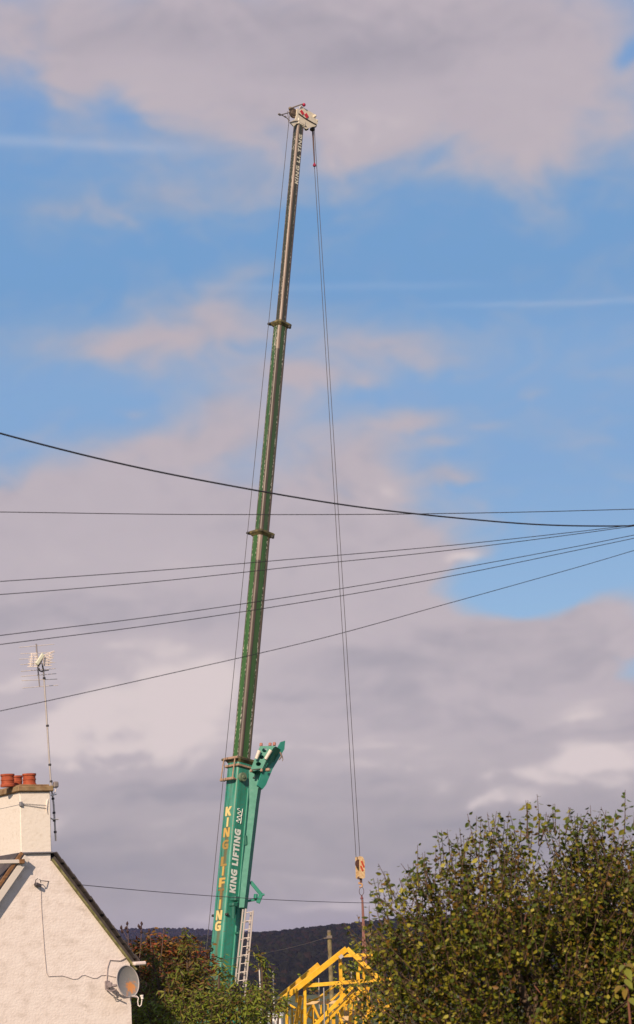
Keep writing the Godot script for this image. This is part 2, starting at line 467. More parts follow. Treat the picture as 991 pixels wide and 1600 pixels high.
# ---------------------------------------------------------------- the white cottage on the left
func cottage():
	var yaw := deg_to_rad(31.0)
	var t := Vector3(cos(yaw), 0, -sin(yaw))
	var n := Vector3(sin(yaw), 0, cos(yaw))
	var w0 := pt(203, 1502, 41.0)                     # right eaves corner
	var B := Basis(t, Vector3.UP, n)
	var W := func(px: float, py: float, off := 0.0) -> Vector3: return on_plane(px, py, w0 + n * off, n)
	var g := Vector3(w0.x, 0, w0.z)
	var house := thing("white_cottage", g, "white rough-rendered cottage gable with chimney at the lower left", "house")
	# local heights along the gable
	var eave: float = w0.y
	var apex_a: float = (W.call(57, 1400) - w0).dot(t)   # negative: to the left
	var pA: Vector3 = W.call(85, 1347)
	var slope: float = (pA.y - eave) / -(pA - w0).dot(t)
	var apex_h: float = eave + slope * -apex_a
	var left_a := 2.0 * apex_a
	var deep := 4.6
	var render_m := mat(1, 1, 1, 0.92)
	render_m.albedo_texture = noise_tex(0.014, 41, [[0.0, .58, .51, .46], [0.22, .72, .635, .585], [0.42, .78, .695, .65], [0.7, .81, .73, .685], [1.0, .83, .755, .71]], 512, 5)
	render_m.uv1_triplanar = true; render_m.uv1_world_triplanar = true; render_m.uv1_scale = Vector3.ONE * 0.55
	render_m.heightmap_enabled = true
	render_m.heightmap_texture = noise_tex(0.030, 42, [], 1024, 3)
	render_m.heightmap_scale = 0.55
	var wall := MB.new()
	var at := func(a: float, y: float, off := 0.0) -> Vector3: return g + t * a + Vector3(0, y, 0) + n * off
	var right_top: float = (W.call(84, 1345) - w0).dot(t)
	var left_top: float = (W.call(33, 1345) - w0).dot(t)
	var out := [at.call(0, 0), at.call(0, eave), at.call(right_top, eave + slope * -right_top), at.call(left_top, eave + slope * (left_top - left_a)), at.call(left_a, eave), at.call(left_a, 0)]
	var body := []
	for p in out: body.append(p - n * deep / 2)
	wall.plate(body, n, deep)
	put("wall", wall, render_m, house)
	# roof slabs and the slates that end at the verge
	var slate_m := worn([[0.0, .035, .030, .034], [0.5, .07, .058, .06], [0.8, .10, .085, .075], [1.0, .13, .12, .07]], 1.2, 43, 0.8)
	var moss := worn([[0.0, .10, .10, .03], [0.5, .20, .19, .07], [1.0, .34, .30, .16]], 2.0, 44, 0.95)
	for side in [0, 1]:
		var a0 := 0.16 if side == 0 else left_a - 0.16
		var e0: Vector3 = at.call(a0, eave - 0.16 * slope + 0.07, 0)
		var top_a: float = (W.call(84.0 if side == 0 else 32.0, 1345) - w0).dot(t)
		var e1: Vector3 = at.call(top_a, (eave + slope * -top_a if side == 0 else eave + slope * (top_a - left_a)) + 0.07, 0)
		var ridge: Vector3 = at.call(apex_a, apex_h + 0.07, 0)
		var rn := (e1 - e0).normalized().cross(n) * (1.0 if side == 0 else -1.0)
		if rn.y < 0: rn = -rn
		var slab := MB.new()
		slab.plate([e0 + n * -0.02, e1 + n * -0.02, e1 - n * 1.15, ridge - n * 1.15, ridge - n * deep, e0 - n * deep], rn, 0.09)
		var roof := put("roof", slab, slate_m, house)
		if side == 0:
			var len_: float = e0.distance_to(e1)
			var dir := (e1 - e0).normalized()
			var nsl := 15
			for k in nsl:                                 # each slate laps the one below
				var s0 := len_ * k / nsl
				var s1 := len_ * (k + 1.35) / nsl
				for r in 2:
					var q := MB.new()
					var lift := 0.085 + rng.randf_range(-0.006, 0.008)
					var off := 0.085 + rng.randf_range(-0.02, 0.012) - r * 0.42
					var mid := e0 + dir * (s0 + s1) / 2 + rn * lift + n * (off - 0.2)
					var tilt := Basis(n, -0.05 if side == 0 else 0.05)
					q.box(mid, Basis(tilt * dir, tilt * rn, n), Vector3(s1 - s0, 0.022, 0.41), 0.004)
					put("slate", q, slate_m, roof)
			var und := MB.new()
			und.beam(e0 + rn * -0.055 + n * 0.03, e1 + rn * -0.055 + n * 0.03, 0.035, 0.06, n)
			put("mossy_undercloak", und, moss, roof)
		else:
			# the near slope ends in painted verge boards
			var brown := worn([[0.0, .12, .055, .02], [0.6, .22, .11, .045], [1.0, .30, .17, .09]], 3.0, 45, 0.8)
			var white := mat(.66, .60, .54, 0.6)
			var b1 := MB.new()
			b1.beam(e0 - rn * 0.10 + n * 0.15, e1 - rn * 0.10 + n * 0.15, 0.13, 0.03, n, 0.004)
			put("bargeboard", b1, white, roof)
			var b2 := MB.new()
			b2.beam(e0 + rn * 0.035 + n * 0.155, e1 + rn * 0.035 + n * 0.155, 0.06, 0.06, n, 0.004)
			put("verge_batten", b2, brown, roof)
			var b3 := MB.new()
			b3.beam(e0 - rn * 0.03 + n * 0.07, e1 - rn * 0.03 + n * 0.07, 0.03, 0.14, n)
			put("soffit", b3, mat(.30, .24, .2, .8), roof)
			var b4 := MB.new()
			var h0: Vector3 = W.call(33, 1346, 0.17)
			b4.box(h0 - t * 0.75, B, Vector3(1.4, 0.07, 0.09), 0.006)
			put("ledge_board", b4, white, roof)
			var b5 := MB.new()
			b5.box(h0 + t * 0.0, B, Vector3(0.11, 0.085, 0.12), 0.006)
			put("board_end", b5, brown, roof)
	# chimney
	var cm := mat(1, 1, 1, 0.9)
	cm.albedo_texture = noise_tex(0.02, 47, [[0.0, .38, .32, .27], [0.12, .68, .60, .51], [0.3, .79, .715, .63], [1.0, .82, .755, .68]], 512, 5)
	cm.uv1_triplanar = true; cm.uv1_world_triplanar = true; cm.uv1_scale = Vector3.ONE * 0.8
	cm.heightmap_enabled = true; cm.heightmap_texture = noise_tex(0.03, 48, [], 512, 4); cm.heightmap_scale = 0.35
	var c0: Vector3 = W.call(33, 1333, 0.02)
	var c1: Vector3 = W.call(81, 1333, 0.02)
	var cw := c0.distance_to(c1)
	var ch: float = W.call(40, 1237).y - c0.y
	var cd := 1.1
	var ctr := (c0 + c1) / 2 - n * cd / 2
	ctr.y = c0.y
	var st := MB.new()
	st.box(ctr + Vector3(0, ch / 2, 0), B, Vector3(cw, ch, cd), 0.015)
	var chim := put("chimney", st, cm, house)
	var base := MB.new()
	base.box(ctr + Vector3(0, -0.6, 0) - n * 0.012, B, Vector3(cw - 0.02, 1.17, cd - 0.02), 0.01)
	put("chimney_base", base, render_m, chim)
	var fl := MB.new()
	fl.box(ctr + Vector3(0, 0.0, 0) + n * 0.01, B, Vector3(cw + 0.04, 0.03, cd + 0.04), 0.004)
	put("lead_flashing", fl, mat(.16, .15, .17, .6), chim)
	var capm := worn([[0.0, .10, .055, .025], [0.4, .24, .14, .065], [0.7, .33, .22, .12], [1.0, .20, .19, .07]], 1.5, 49, 0.95)
	var cp := MB.new()
	cp.box(ctr + Vector3(0, ch + 0.055, 0), B, Vector3(cw + 0.11, 0.11, cd + 0.11), 0.015)
	cp.box(ctr + Vector3(0, ch + 0.125, 0), B, Vector3(cw - 0.02, 0.03, cd - 0.02), 0.01)
	put("chimney_cap", cp, capm, chim)
	var terra := worn([[0.0, .22, .034, .012], [0.5, .34, .062, .02], [1.0, .42, .10, .04]], 2.5, 50, 0.75)
	var top := ctr.y + ch + 0.12
	for q in [[12.0, 0.125, 0.30], [27.0, 0.10, 0.62], [46.0, 0.125, 0.22]]:
		var o := on_plane(q[0], 1222, c0 - n * q[2], n)
		o.y = top
		var pot := MB.new()
		pot.lathe(o, Basis.IDENTITY, [Vector2(0, 0), Vector2(q[1] * 1.12, 0), Vector2(q[1] * 1.12, 0.04), Vector2(q[1], 0.06), Vector2(q[1] * 0.98, 0.115), Vector2(q[1] * 1.05, 0.12), Vector2(q[1] * 1.05, 0.145), Vector2(q[1] * 0.98, 0.15), Vector2(q[1] * 0.98, 0.20), Vector2(q[1] * 1.1, 0.21), Vector2(q[1] * 1.1, 0.245), Vector2(q[1] * 0.85, 0.245), Vector2(q[1] * 0.82, 0.1), Vector2(0, 0.08)], 22)
		put("chimney_pot", pot, terra, chim)
	# steel strap wire with its clip at the corner
	var steel := mat(.34, .33, .34, .4, .6)
	var sw := MB.new()
	var s0: Vector3 = W.call(33, 1257, 0.035)
	var s1: Vector3 = W.call(74, 1263, 0.035)
	sw.tube([s0 - n * (cd + 0.02) - t * 0.012, s0 - t * 0.012, s0], 0.006, 0.006, 6)
	sw.tube([s0, s1], 0.005, 0.005, 6)
	sw.tube([s0 + Vector3(0, 0.02, 0), s1 + Vector3(0, 0.06, 0)], 0.004, 0.004, 6)
	sw.box(s0 + Vector3(0, 0.01, 0), B, Vector3(0.06, 0.09, 0.06), 0.01)
	put("strap_wire", sw, steel, chim)
	aerial(B, W, n, t)
	dish(B, W, n, t, w0)
	# bracket for the service wire, and the wire stapled down the wall
	var br := thing("wire_bracket", W.call(60, 1385), "small dark hooded wire bracket high on white gable wall", "bracket")
	var q1 := MB.new()
	var bo: Vector3 = W.call(59, 1380, 0.06)
	q1.box(bo + Vector3(0, -0.03, 0), B.rotated(n, -0.35), Vector3(0.12, 0.06, 0.12), 0.015)
	put("hood", q1, mat(.06, .05, .06, .6), br)
	var q2 := MB.new()
	q2.tube([W.call(55, 1381, 0.0), W.call(56, 1375, 0.10), W.call(60, 1372, 0.13), W.call(63, 1375, 0.16), W.call(64, 1379, 0.12)], 0.010, 0.010, 6)
	put("hook", q2, steel, br)
	var ww := MB.new()
	var cable := mat(.44, .38, .37, .7)
	var path := []
	for p in [[64, 1385], [65, 1420], [67.5, 1455], [70, 1490], [73, 1520], [76, 1525.5], [86, 1525], [97, 1524.5], [106, 1527], [115, 1530], [122, 1529], [128, 1524], [133, 1523.5], [146, 1528.5], [152, 1528], [158, 1524], [166, 1523.5], [182, 1527]]:
		path.append(W.call(p[0], p[1], 0.012))
	ww.tube(path, 0.005, 0.005, 6)
	tag(put("wall_cable", ww, cable), "thin grey cable running down and across the white wall", "cable")
	var sl := MB.new()
	sl.tube([W.call(199, 1495, 0.02), W.call(192, 1499, .02), W.call(188, 1501, 0.014), W.call(172, 1500, 0.014), W.call(168, 1512, .014), W.call(167, 1532, 0.014)], 0.010, 0.010, 6)
	tag(put("conduit", sl, cable), "bent grey cable above the satellite dish near the eaves", "cable")
	# gutter end at the eaves
	var gt := MB.new()
	var go: Vector3 = at.call(0.16, eave - 0.05, 0.05)
	gt.box(go - n * 1.5, B, Vector3(0.26, 0.075, 3.2), 0.02)
	put("gutter", gt, mat(.70, .60, .56, .5), house)
	# the cable's far end: over to the right, behind the garden tree
	var line := MB.new()
	var A: Vector3 = W.call(64, 1376, 0.16)
	var Z := pt(760, 1408, 62.0)
	var lp := []
	for k in 41:
		var f := k / 40.0
		lp.append(A.lerp(Z, f) + Vector3(0, -1.0 * 4 * f * (1 - f) * 0.20, 0))
	line.tube(lp, 0.008, 0.008, 6)
	tag(put("service_wire", line, mat(.10, .09, .11, .7)), "low service wire from the cottage bracket passing behind the crane hook", "wire", "overhead wires")

func aerial(B: Basis, W: Callable, n: Vector3, t: Vector3):
	var alu := mat(.55, .50, .47, .45, .5)
	var pale := mat(.74, .66, .60, .5, .2)
	var dark := mat(.05, .045, .05, .7)
	var a := thing("tv_aerial", W.call(86, 1312, 0.2), "tall thin television aerial with spiky reflector strapped to the chimney", "aerial")
	var P := func(px: float, py: float) -> Vector3: return W.call(px, py, -0.15)
	var m := MB.new()
	m.tube([P.call(87.5, 1314), P.call(84, 1256), P.call(79.5, 1222), P.call(73, 1120), P.call(68.5, 1052), P.call(66, 1036)], 0.019, 0.017, 8)
	put("mast", m, alu, a)
	for q in [[86.5, 1300], [85, 1282], [84.6, 1270], [83, 1248], [80, 1221], [78, 1195], [74.3, 1134], [69.2, 1060]]:
		var c := MB.new()
		c.box(P.call(q[0], q[1]), B, Vector3(0.05, 0.045, 0.05), 0.008)
		put("tape_band", c, dark, a)
	# wall bracket holding the mast away from the chimney
	var b := MB.new()
	b.tube([W.call(78, 1240, -0.05), W.call(74, 1252, 0.03), W.call(73, 1265, 0.03), W.call(76, 1276, 0.0), W.call(82, 1280, -0.1), W.call(91, 1280, -0.18)], 0.014, 0.014, 8)
	b.tube([W.call(72, 1259, .03), W.call(78, 1261, .0)], 0.012, 0.012, 6)
	b.tube([W.call(80, 1243, -0.05), W.call(88, 1241, -0.2)], 0.014, 0.014, 6)
	put("bracket", b, pale, a)
	var bx := MB.new()
	bx.box(P.call(87, 1226), B, Vector3(0.10, 0.12, 0.10), 0.02)
	put("junction_box", bx, mat(.22, .19, .18, .6), a)
	var cb := MB.new()
	cb.tube([P.call(88, 1231), P.call(86, 1238), P.call(82, 1244), P.call(83.5, 1256)], 0.008, 0.008, 6)
	put("cable", cb, pale, a)
	# upright boom with eight cross rods
	var bm := MB.new()
	bm.tube([P.call(56.8, 1006), P.call(58, 1024), P.call(59.5, 1046), P.call(62, 1073)], 0.016, 0.012, 8)
	put("boom", bm, mat(.28, .25, .25, .5, .4), a)
	var rods := [[30, 1011.5, 85, 1006.5], [32, 1021.5, 86, 1019], [30, 1030, 84, 1027], [32, 1038.5, 86, 1035], [33, 1049, 87, 1044.5], [33, 1057, 88, 1052.5], [34, 1063.5, 90, 1061], [35, 1075, 91, 1070.5]]
	for r in rods:
		var q := MB.new()
		q.tube([P.call(r[0], r[1]), P.call(r[2], r[3])], 0.007, 0.007, 6)
		put("rod", q, pale, a)
	# the corner reflector: two wings of pale tines, and a pale panel between them
	var hub: Vector3 = P.call(63, 1032)
	for side in 2:
		for k in 9:
			var f := k / 8.0
			var q := MB.new()
			var p0: Vector3 = W.call(lerpf(58, 62, f), lerpf(1021, 1041, f), 0.10) if side == 0 else W.call(lerpf(67, 69, f), lerpf(1024, 1040, f), 0.1)
			var p1: Vector3 = W.call(lerpf(47, 43, f) + (k % 2) * 1.5, lerpf(1021, 1042, f), -0.12) if side == 0 else W.call(lerpf(85, 81, f) - (k % 2) * 2.0, lerpf(1017, 1040, f), 0.35)
			q.tube([p0, p1], 0.010, 0.007, 6)
			put("reflector_tine", q, mat(.76, .66, .58, .5), a)
	for s in [[58, 1021, 62, 1041], [67, 1024, 69, 1040], [50, 1021, 48, 1041], [78, 1019, 76, 1040]]:
		var q := MB.new()
		q.tube([W.call(s[0], s[1], 0.05), W.call(s[2], s[3], 0.05)], 0.010, 0.010, 6)
		put("reflector_spine", q, mat(.72, .63, .56, .5), a)
	var pn := MB.new()
	var mid: Vector3 = W.call(62.5, 1030, 0.22)
	var dirp: Vector3 = (W.call(68, 1022, .22) - W.call(57, 1039, .22)).normalized()
	pn.beam(mid - dirp * 0.13, mid + dirp * 0.13, 0.075, 0.05, n, 0.012)
	put("dipole_box", pn, mat(.62, .63, .50, .5), a)
	var ed := MB.new()
	ed.tube([W.call(59, 1042, .2), W.call(64, 1036, .22), W.call(67.5, 1026, .22)], 0.014, 0.014, 6)
	put("dipole_edge", ed, mat(.10, .09, .09, .6), a)
	ed = MB.new()
	ed.tube([W.call(61, 1044, .1), W.call(62, 1048, .05), W.call(66, 1049.5, .0), W.call(68, 1046, .0), W.call(66.5, 1040, .1)], 0.013, 0.013, 6)
	ed.tube([W.call(64, 1049, .0), W.call(76, 1047, -.1)], 0.015, 0.012, 6)
	put("clamp", ed, mat(.10, .09, .09, .6), a)

func dish(B: Basis, W: Callable, n: Vector3, t: Vector3, w0: Vector3):
	var d := thing("satellite_dish", W.call(168, 1540), "grey satellite dish with an orange rust stain on the cottage corner", "satellite dish")
	var o: Vector3 = W.call(200, 1533.5, 0.34)
	var to_eye := (EYE - o).normalized()
	# the bowl looks away to the right; its rim shows as an upright ellipse
	var axis := Basis(Vector3.UP, deg_to_rad(42.0)) * to_eye
	axis = (axis + Vector3(0, 0.16, 0)).normalized()
	var x := Vector3.UP.cross(axis).normalized()
	var y := axis.cross(x)
	var R := 0.305
	var bowl := MB.new()
	for i in 10:
		for k in 36:
			var p := []
			var nn := []
			var uv := []
			for q in [[i, k], [i, k + 1], [i + 1, k + 1], [i + 1, k]]:
				var r: float = q[0] / 10.0
				var a: float = TAU * q[1] / 36
				var e := x * cos(a) * 0.92 + y * sin(a)
				p.append(o + e * r * R + axis * (r * r * 0.055 - 0.055))
				nn.append((axis - e * r * 0.36).normalized())
				uv.append(Vector2(0.5 + 0.5 * r * cos(a), 0.5 - 0.5 * r * sin(a)))
			bowl.quad4(p, nn, uv)
			var pb := []
			var nb := []
			for q in 4:
				pb.append(p[q] - axis * 0.012); nb.append(-nn[q])
			bowl.quad4(pb, nb, uv)
	var im := Image.create(128, 128, false, Image.FORMAT_RGB8)
	var nz := noise(0.045, 61, 4)
	for j in 128:
		for i in 128:
			var c := Color(.27, .26, .24).lerp(Color(.215, .205, .20), 0.5 + 0.5 * nz.get_noise_2d(i, j))
			var q := Vector2(i - 84, j - 84) / Vector2(22, 20)
			var s := clampf(1.45 - q.length() + 0.9 * nz.get_noise_2d(i * 1.3 + 60, j * 1.3), 0, 1)
			var drip := clampf(1.0 - absf(i - 62 + (j - 100) * 0.7) / 9.0, 0, 1) * smoothstep(84.0, 96.0, j) * clampf(0.5 + nz.get_noise_2d(i * 2.0, j * 0.6 + 300), 0, 1)
			c = c.lerp(Color(.62, .24, .05), clampf(s * 1.1 + drip * 0.8, 0, 0.9))
			im.set_pixel(i, j, c.linear_to_srgb())
	var bm := mat(1, 1, 1, 0.55)
	bm.albedo_texture = ImageTexture.create_from_image(im)
	put("bowl", bowl, bm, d)
	var grey := mat(.24, .20, .21, .6)
	var rim := MB.new()
	var rp := []
	for k in 37:
		var a := TAU * k / 36
		rp.append(o + (x * cos(a) * 0.92 + y * sin(a)) * R)
	rim.tube(rp, 0.011, 0.011, 6, false)
	put("rim", rim, mat(.42, .38, .37, .5), d)
	var br := MB.new()
	var bw: Vector3 = W.call(168, 1539, 0.02)
	br.box(bw, B, Vector3(0.10, 0.16, 0.04), 0.008)
	br.tube([W.call(168, 1539, 0.02), W.call(174, 1540, 0.18), W.call(180, 1540, 0.24), o - axis * 0.07], 0.030, 0.026, 8)
	br.box(W.call(172, 1539, 0.14), B, Vector3(0.05, 0.10, 0.14), 0.01)
	br.tube([W.call(166, 1546, .03), W.call(174, 1549, .16), W.call(182, 1546, 0.3)], 0.014, 0.014, 6)
	put("wall_mount", br, grey, d)
	var arm := MB.new()
	var foot := o - y * R * 0.96 + axis * 0.0
	var tip := pt(223, 1557, 40.15)
	arm.tube([o - axis * 0.07 - y * 0.12, foot - axis * 0.03, foot + axis * 0.05, foot.lerp(tip, 0.55) - Vector3(0, 0.02, 0)], 0.016, 0.013, 8)
	put("feed_arm", arm, grey, d)
	var lead := MB.new()
	var white := mat(.74, .66, .62, .5)
	lead.tube([foot + axis * 0.05, pt(213.5, 1556.5, 40.1), pt(216.5, 1559, 40.1), pt(215.5, 1565, 40.1), pt(216.2, 1571, 40.1), pt(218.5, 1572.5, 40.1), pt(221, 1570, 40.1), pt(222, 1562, 40.1)], 0.011, 0.011, 6)
	put("lead", lead, white, d)
	var lnb := MB.new()
	lnb.lathe(pt(222.5, 1560.5, 40.1), Basis(x, (Vector3.UP * 0.9 + axis * -0.2).normalized(), axis), [Vector2(0, -.01), Vector2(.024, -.01), Vector2(.026, .04), Vector2(.034, .045), Vector2(.034, .07), Vector2(0, .072)], 12)
	put("feed_head", lnb, white, d)
	var loop := MB.new()
	loop.tube([W.call(182, 1552, .06), W.call(177, 1556, .06), W.call(178.5, 1560, .06), W.call(182, 1560.5, .06), W.call(187, 1557, .06)], 0.008, 0.008, 6)
	put("cable_loop", loop, mat(.4, .37, .33, .6), d)

# ---------------------------------------------------------------- the timber roof going up
func timber_roof():
	var D := 96.0
	var Z := func(x: float, y: float, d := 96.0) -> Vector3: return pt(390.0 + x / 4.309, 1440.0 + y / 4.309, d)
	var yel := []
	for k in 4:
		var w := [1.0, 0.9, 1.06, 0.95][k] as float
		yel.append(worn([[0.0, .66 * w, .33 * w, .010], [0.45, .82 * w, .455 * w, .018], [0.8, .86 * w, .51 * w, .04], [1.0, .84 * w, .57 * w, .13]], 0.6 + k * 0.2, 70 + k, 0.65))
	var pale := worn([[0.0, .62, .42, .20], [1.0, .74, .54, .30]], 0.8, 75, 0.7)
	var face := Vector3(0.25, 0, 1).normalized()
	var r := thing("timber_roof_frame", pt(520, 1625, D), "bright yellow timber roof trusses of a house being built", "roof frame")
	# name, x0, y0, x1, y1 (enlarged photograph), width, depth offset
	var parts := [
		["rafter", 196, 545, 655, 182, 40, 0.0], ["rafter", 205, 507, 468, 287, 34, 0.9], ["rafter", 120, 650, 230, 560, 34, 0.0],
		["collar", 606, 231, 830, 222, 24, 0.1], ["collar", 318, 436, 745, 402, 28, 0.2], ["post", 610, 245, 624, 640, 24, 0.25], ["post", 372, 436, 374, 720, 21, 0.25],
		["post", 319, 460, 318, 545, 20, 0.3], ["post", 249, 555, 252, 720, 20, 0.4], ["strut", 347, 500, 306, 720, 30, 0.5], ["strut", 694, 438, 440, 700, 26, -0.4], ["strut", 706, 468, 505, 690, 22, -0.2],
		["strut", 425, 560, 372, 670, 16, 1.0], ["strut", 427, 560, 468, 650, 16, 1.0], ["post", 426, 580, 428, 720, 14, 1.1], ["post", 350, 590, 349, 720, 15, 1.0],
		["strut", 270, 560, 470, 680, 14, 1.2], ["strut", 385, 545, 525, 490, 12, 1.4], ["strut", 640, 540, 600, 720, 18, 1.2], ["strut", 690, 500, 672, 720, 22, 1.0], ["post", 716, 480, 716, 720, 20, 0.9],
		["post", 565, 600, 567, 720, 24, 0.7], ["strut", 590, 600, 640, 720, 18, 1.0], ["rafter", 640, 560, 780, 440, 26, 1.6], ["post", 745, 225, 742, 330, 20, 1.8], ["post", 768, 240, 770, 420, 18, 2.0], ["post", 728, 335, 735, 430, 24, 1.2],
		["rafter", 655, 182, 960, 470, 34, 1.3], ["strut", 730, 430, 800, 520, 26, 1.2], ["strut", 800, 440, 740, 620, 26, 1.5], ["collar", 735, 402, 960, 388, 26, 1.2], ["post", 800, 500, 802, 720, 26, 1.0], ["strut", 830, 560, 760, 720, 28, 1.0], ["strut", 860, 500, 930, 640, 28, 1.3], ["rafter", 760, 660, 960, 560, 30, 0.8], ["post", 880, 560, 882, 720, 24, 1.0], ["strut", 520, 560, 640, 450, 14, 2.6], ["strut", 470, 650, 600, 560, 14, 3.0], ["post", 482, 560, 483, 720, 13, 2.8], ["post", 528, 520, 530, 720, 13, 3.0], ["strut", 660, 600, 740, 720, 18, 2.8], ["post", 650, 500, 652, 720, 16, 2.6], ["strut", 300, 600, 380, 720, 14, 2.2], ["post", 286, 580, 288, 720, 14, 2.4], ["strut", 410, 700, 520, 600, 15, 2.2], ["rafter", 300, 640, 640, 380, 16, 5.0]]
	for k in parts.size():
		var p: Array = parts[k]
		var m := MB.new()
		var d: float = D + p[6]
		var wd: float = p[5] * 0.86 / 4.309 / 33.0
		m.beam(Z.call(p[1], p[2], d), Z.call(p[3], p[4], d), wd, 0.10 if p[0] != "rafter" else 0.16, face, 0.006)
		put(p[0], m, yel[k % 4], r)
	for p in [[380, 548, 640, 540, 20, 1.8], [640, 535, 760, 520, 30, 2.2], [600, 640, 820, 620, 60, 2.4], [690, 600, 900, 590, 40, 2.6]]:
		var m := MB.new()
		m.beam(Z.call(p[0], p[1], D + p[5]), Z.call(p[2], p[3], D + p[5]), p[4] / 4.309 / 33.0, 0.05, face, 0.004)
		put("plank", m, pale, r)
	# nail plates, bright steel squares at the joints
	for p in [[320, 437, 0.1], [617, 236, 0.0]]:
		var m := MB.new()
		m.box(Z.call(p[0], p[1], D + p[2] - 0.12), Basis.IDENTITY.rotated(Vector3.BACK, 0.6), Vector3(0.20, 0.16, 0.012), 0.002)
		put("nail_plate", m, mat(.55, .52, .5, .4, .7), r)
	# walls of the house below the frame, out of the picture but carrying it
	var blk := MB.new()
	var wb := pt(520, 1660, D + 1.0)
	blk.box(Vector3(wb.x + 1.5, wb.y / 2 - 0.3, wb.z - 1.0), Basis.IDENTITY, Vector3(10.5, wb.y + 0.6, 5.0), 0.02)
	put("block_wall", blk, worn([[0.0, .25, .24, .22], [1.0, .36, .34, .31]], 0.5, 77, .95), r)
	var tubem := mat(.58, .54, .50, .4, .6)
	var names := ["scaffold tube standing before the middle of the yellow roof frame", "thin scaffold tube behind the yellow collar, left of the wooden pole", "scaffold tube rising behind the lowest end of the yellow rafters", "short scaffold tube end beyond the right post of the yellow frame", "thin white post right beside the slender leafy shoots, nearer the ladder", "thin white post between the leafy shoots and yellow rafters"]
	var tubes := [[500, 445, 506, 760, 8, -0.9], [466, 380, 474, 700, 7, 2.4], [264, 490, 272, 760, 8, -0.6], [686, 338, 688, 420, 7, 1.9], [66, 312, 80, 640, 4.0, -49.2], [157, 333, 168, 640, 4.0, -49.2]]
	for k in 6:
		var p: Array = tubes[k]
		var m := MB.new()
		var top: Vector3 = Z.call(p[0], p[1], D + p[5])
		var low: Vector3 = Z.call(p[2], p[3], D + p[5])
		var foot := low + (low - top).normalized() * 0.01
		m.tube([top, low, Vector3(low.x, 0.0, low.z)], p[4] / 4.309 / 33.0 / 2, -1, 8)
		tag(put("scaffold_tube" if k < 4 else "white_post", m, tubem if k < 4 else mat(.74, .70, .66, .5)), names[k], "scaffold tube" if k < 4 else "post", "scaffold tubes round the new roof" if k < 4 else "thin white posts among the shrubs")
	# a white site cabin, only its roof edge in view
	var cab := thing("site_cabin", pt(425, 1690, 86), "white flat-topped site cabin at the foot of the yellow frame", "cabin")
	var c := MB.new()
	var co := pt(423, 1589, 86)
	var wht := mat(.78, .76, .74, .5)
	c.box(Vector3(co.x, co.y / 2, co.z - 1.2), Basis.IDENTITY, Vector3(0.86, co.y, 2.4), 0.03)
	put("body", c, wht, cab)
	var rf := MB.new()
	rf.box(co + Vector3(0, 0.03, -1.2), Basis.IDENTITY, Vector3(1.0, 0.10, 2.6), 0.03)
	put("roof", rf, wht, cab)
	for k in 4:
		var w := MB.new()
		w.box(co + Vector3(-0.27 + k * 0.18, -0.28, 0.01), Basis.IDENTITY, Vector3(0.11, 0.22, 0.03), 0.004)
		put("vent", w, mat(.25, .27, .30, .3), cab)
	# wooden pole behind the roof
	var pole := thing("wooden_pole", Vector3(pt(518, 1560, 112).x, 0, -112), "weathered wooden utility pole standing behind the yellow roof frame", "utility pole")
	var pm := MB.new()
	var pt0 := pt(514.5, 1456, 112)
	var pb := pt(520.5, 1600, 112)
	pm.tube([Vector3(pb.x, 0, pb.z), pb, pt0], 0.16, 0.115, 10)
	put("post", pm, worn([[0.0, .13, .10, .05], [0.5, .22, .18, .09], [1.0, .30, .25, .13]], 1.0, 79, .95), pole)
	var ft := MB.new()
	ft.tube([pt0 + Vector3(0, -0.02, 0), pt0 + Vector3(0, 0.09, 0)], 0.13, 0.09, 8)
	put("pole_cap", ft, mat(.16, .13, .11, .7), pole)
	ft = MB.new()
	ft.box(pt0 + Vector3(0.0, -0.28, 0.14), Basis.IDENTITY, Vector3(0.30, 0.16, 0.12), 0.02)
	ft.tube([pt0 + Vector3(-0.32, -0.33, 0.1), pt0 + Vector3(0.1, -0.3, 0.12)], 0.03, 0.03, 6)
	put("fittings", ft, mat(.16, .13, .11, .7), pole)
	var wr := MB.new()
	var wpts := []
	var wA := pt0 + Vector3(-0.3, -0.33, 0.1)
	var wB := pt(180, 1512, 70)
	for k in 25:
		var f := k / 24.0
		wpts.append(wA.lerp(wB, f) - Vector3(0, 1.2 * f * (1 - f), 0))
	wr.tube(wpts, 0.010, 0.010, 6)
	tag(put("pole_wire", wr, mat(.20, .15, .11, .7)), "thin brown wire from the wooden pole across the dark hillside", "wire", "overhead wires")

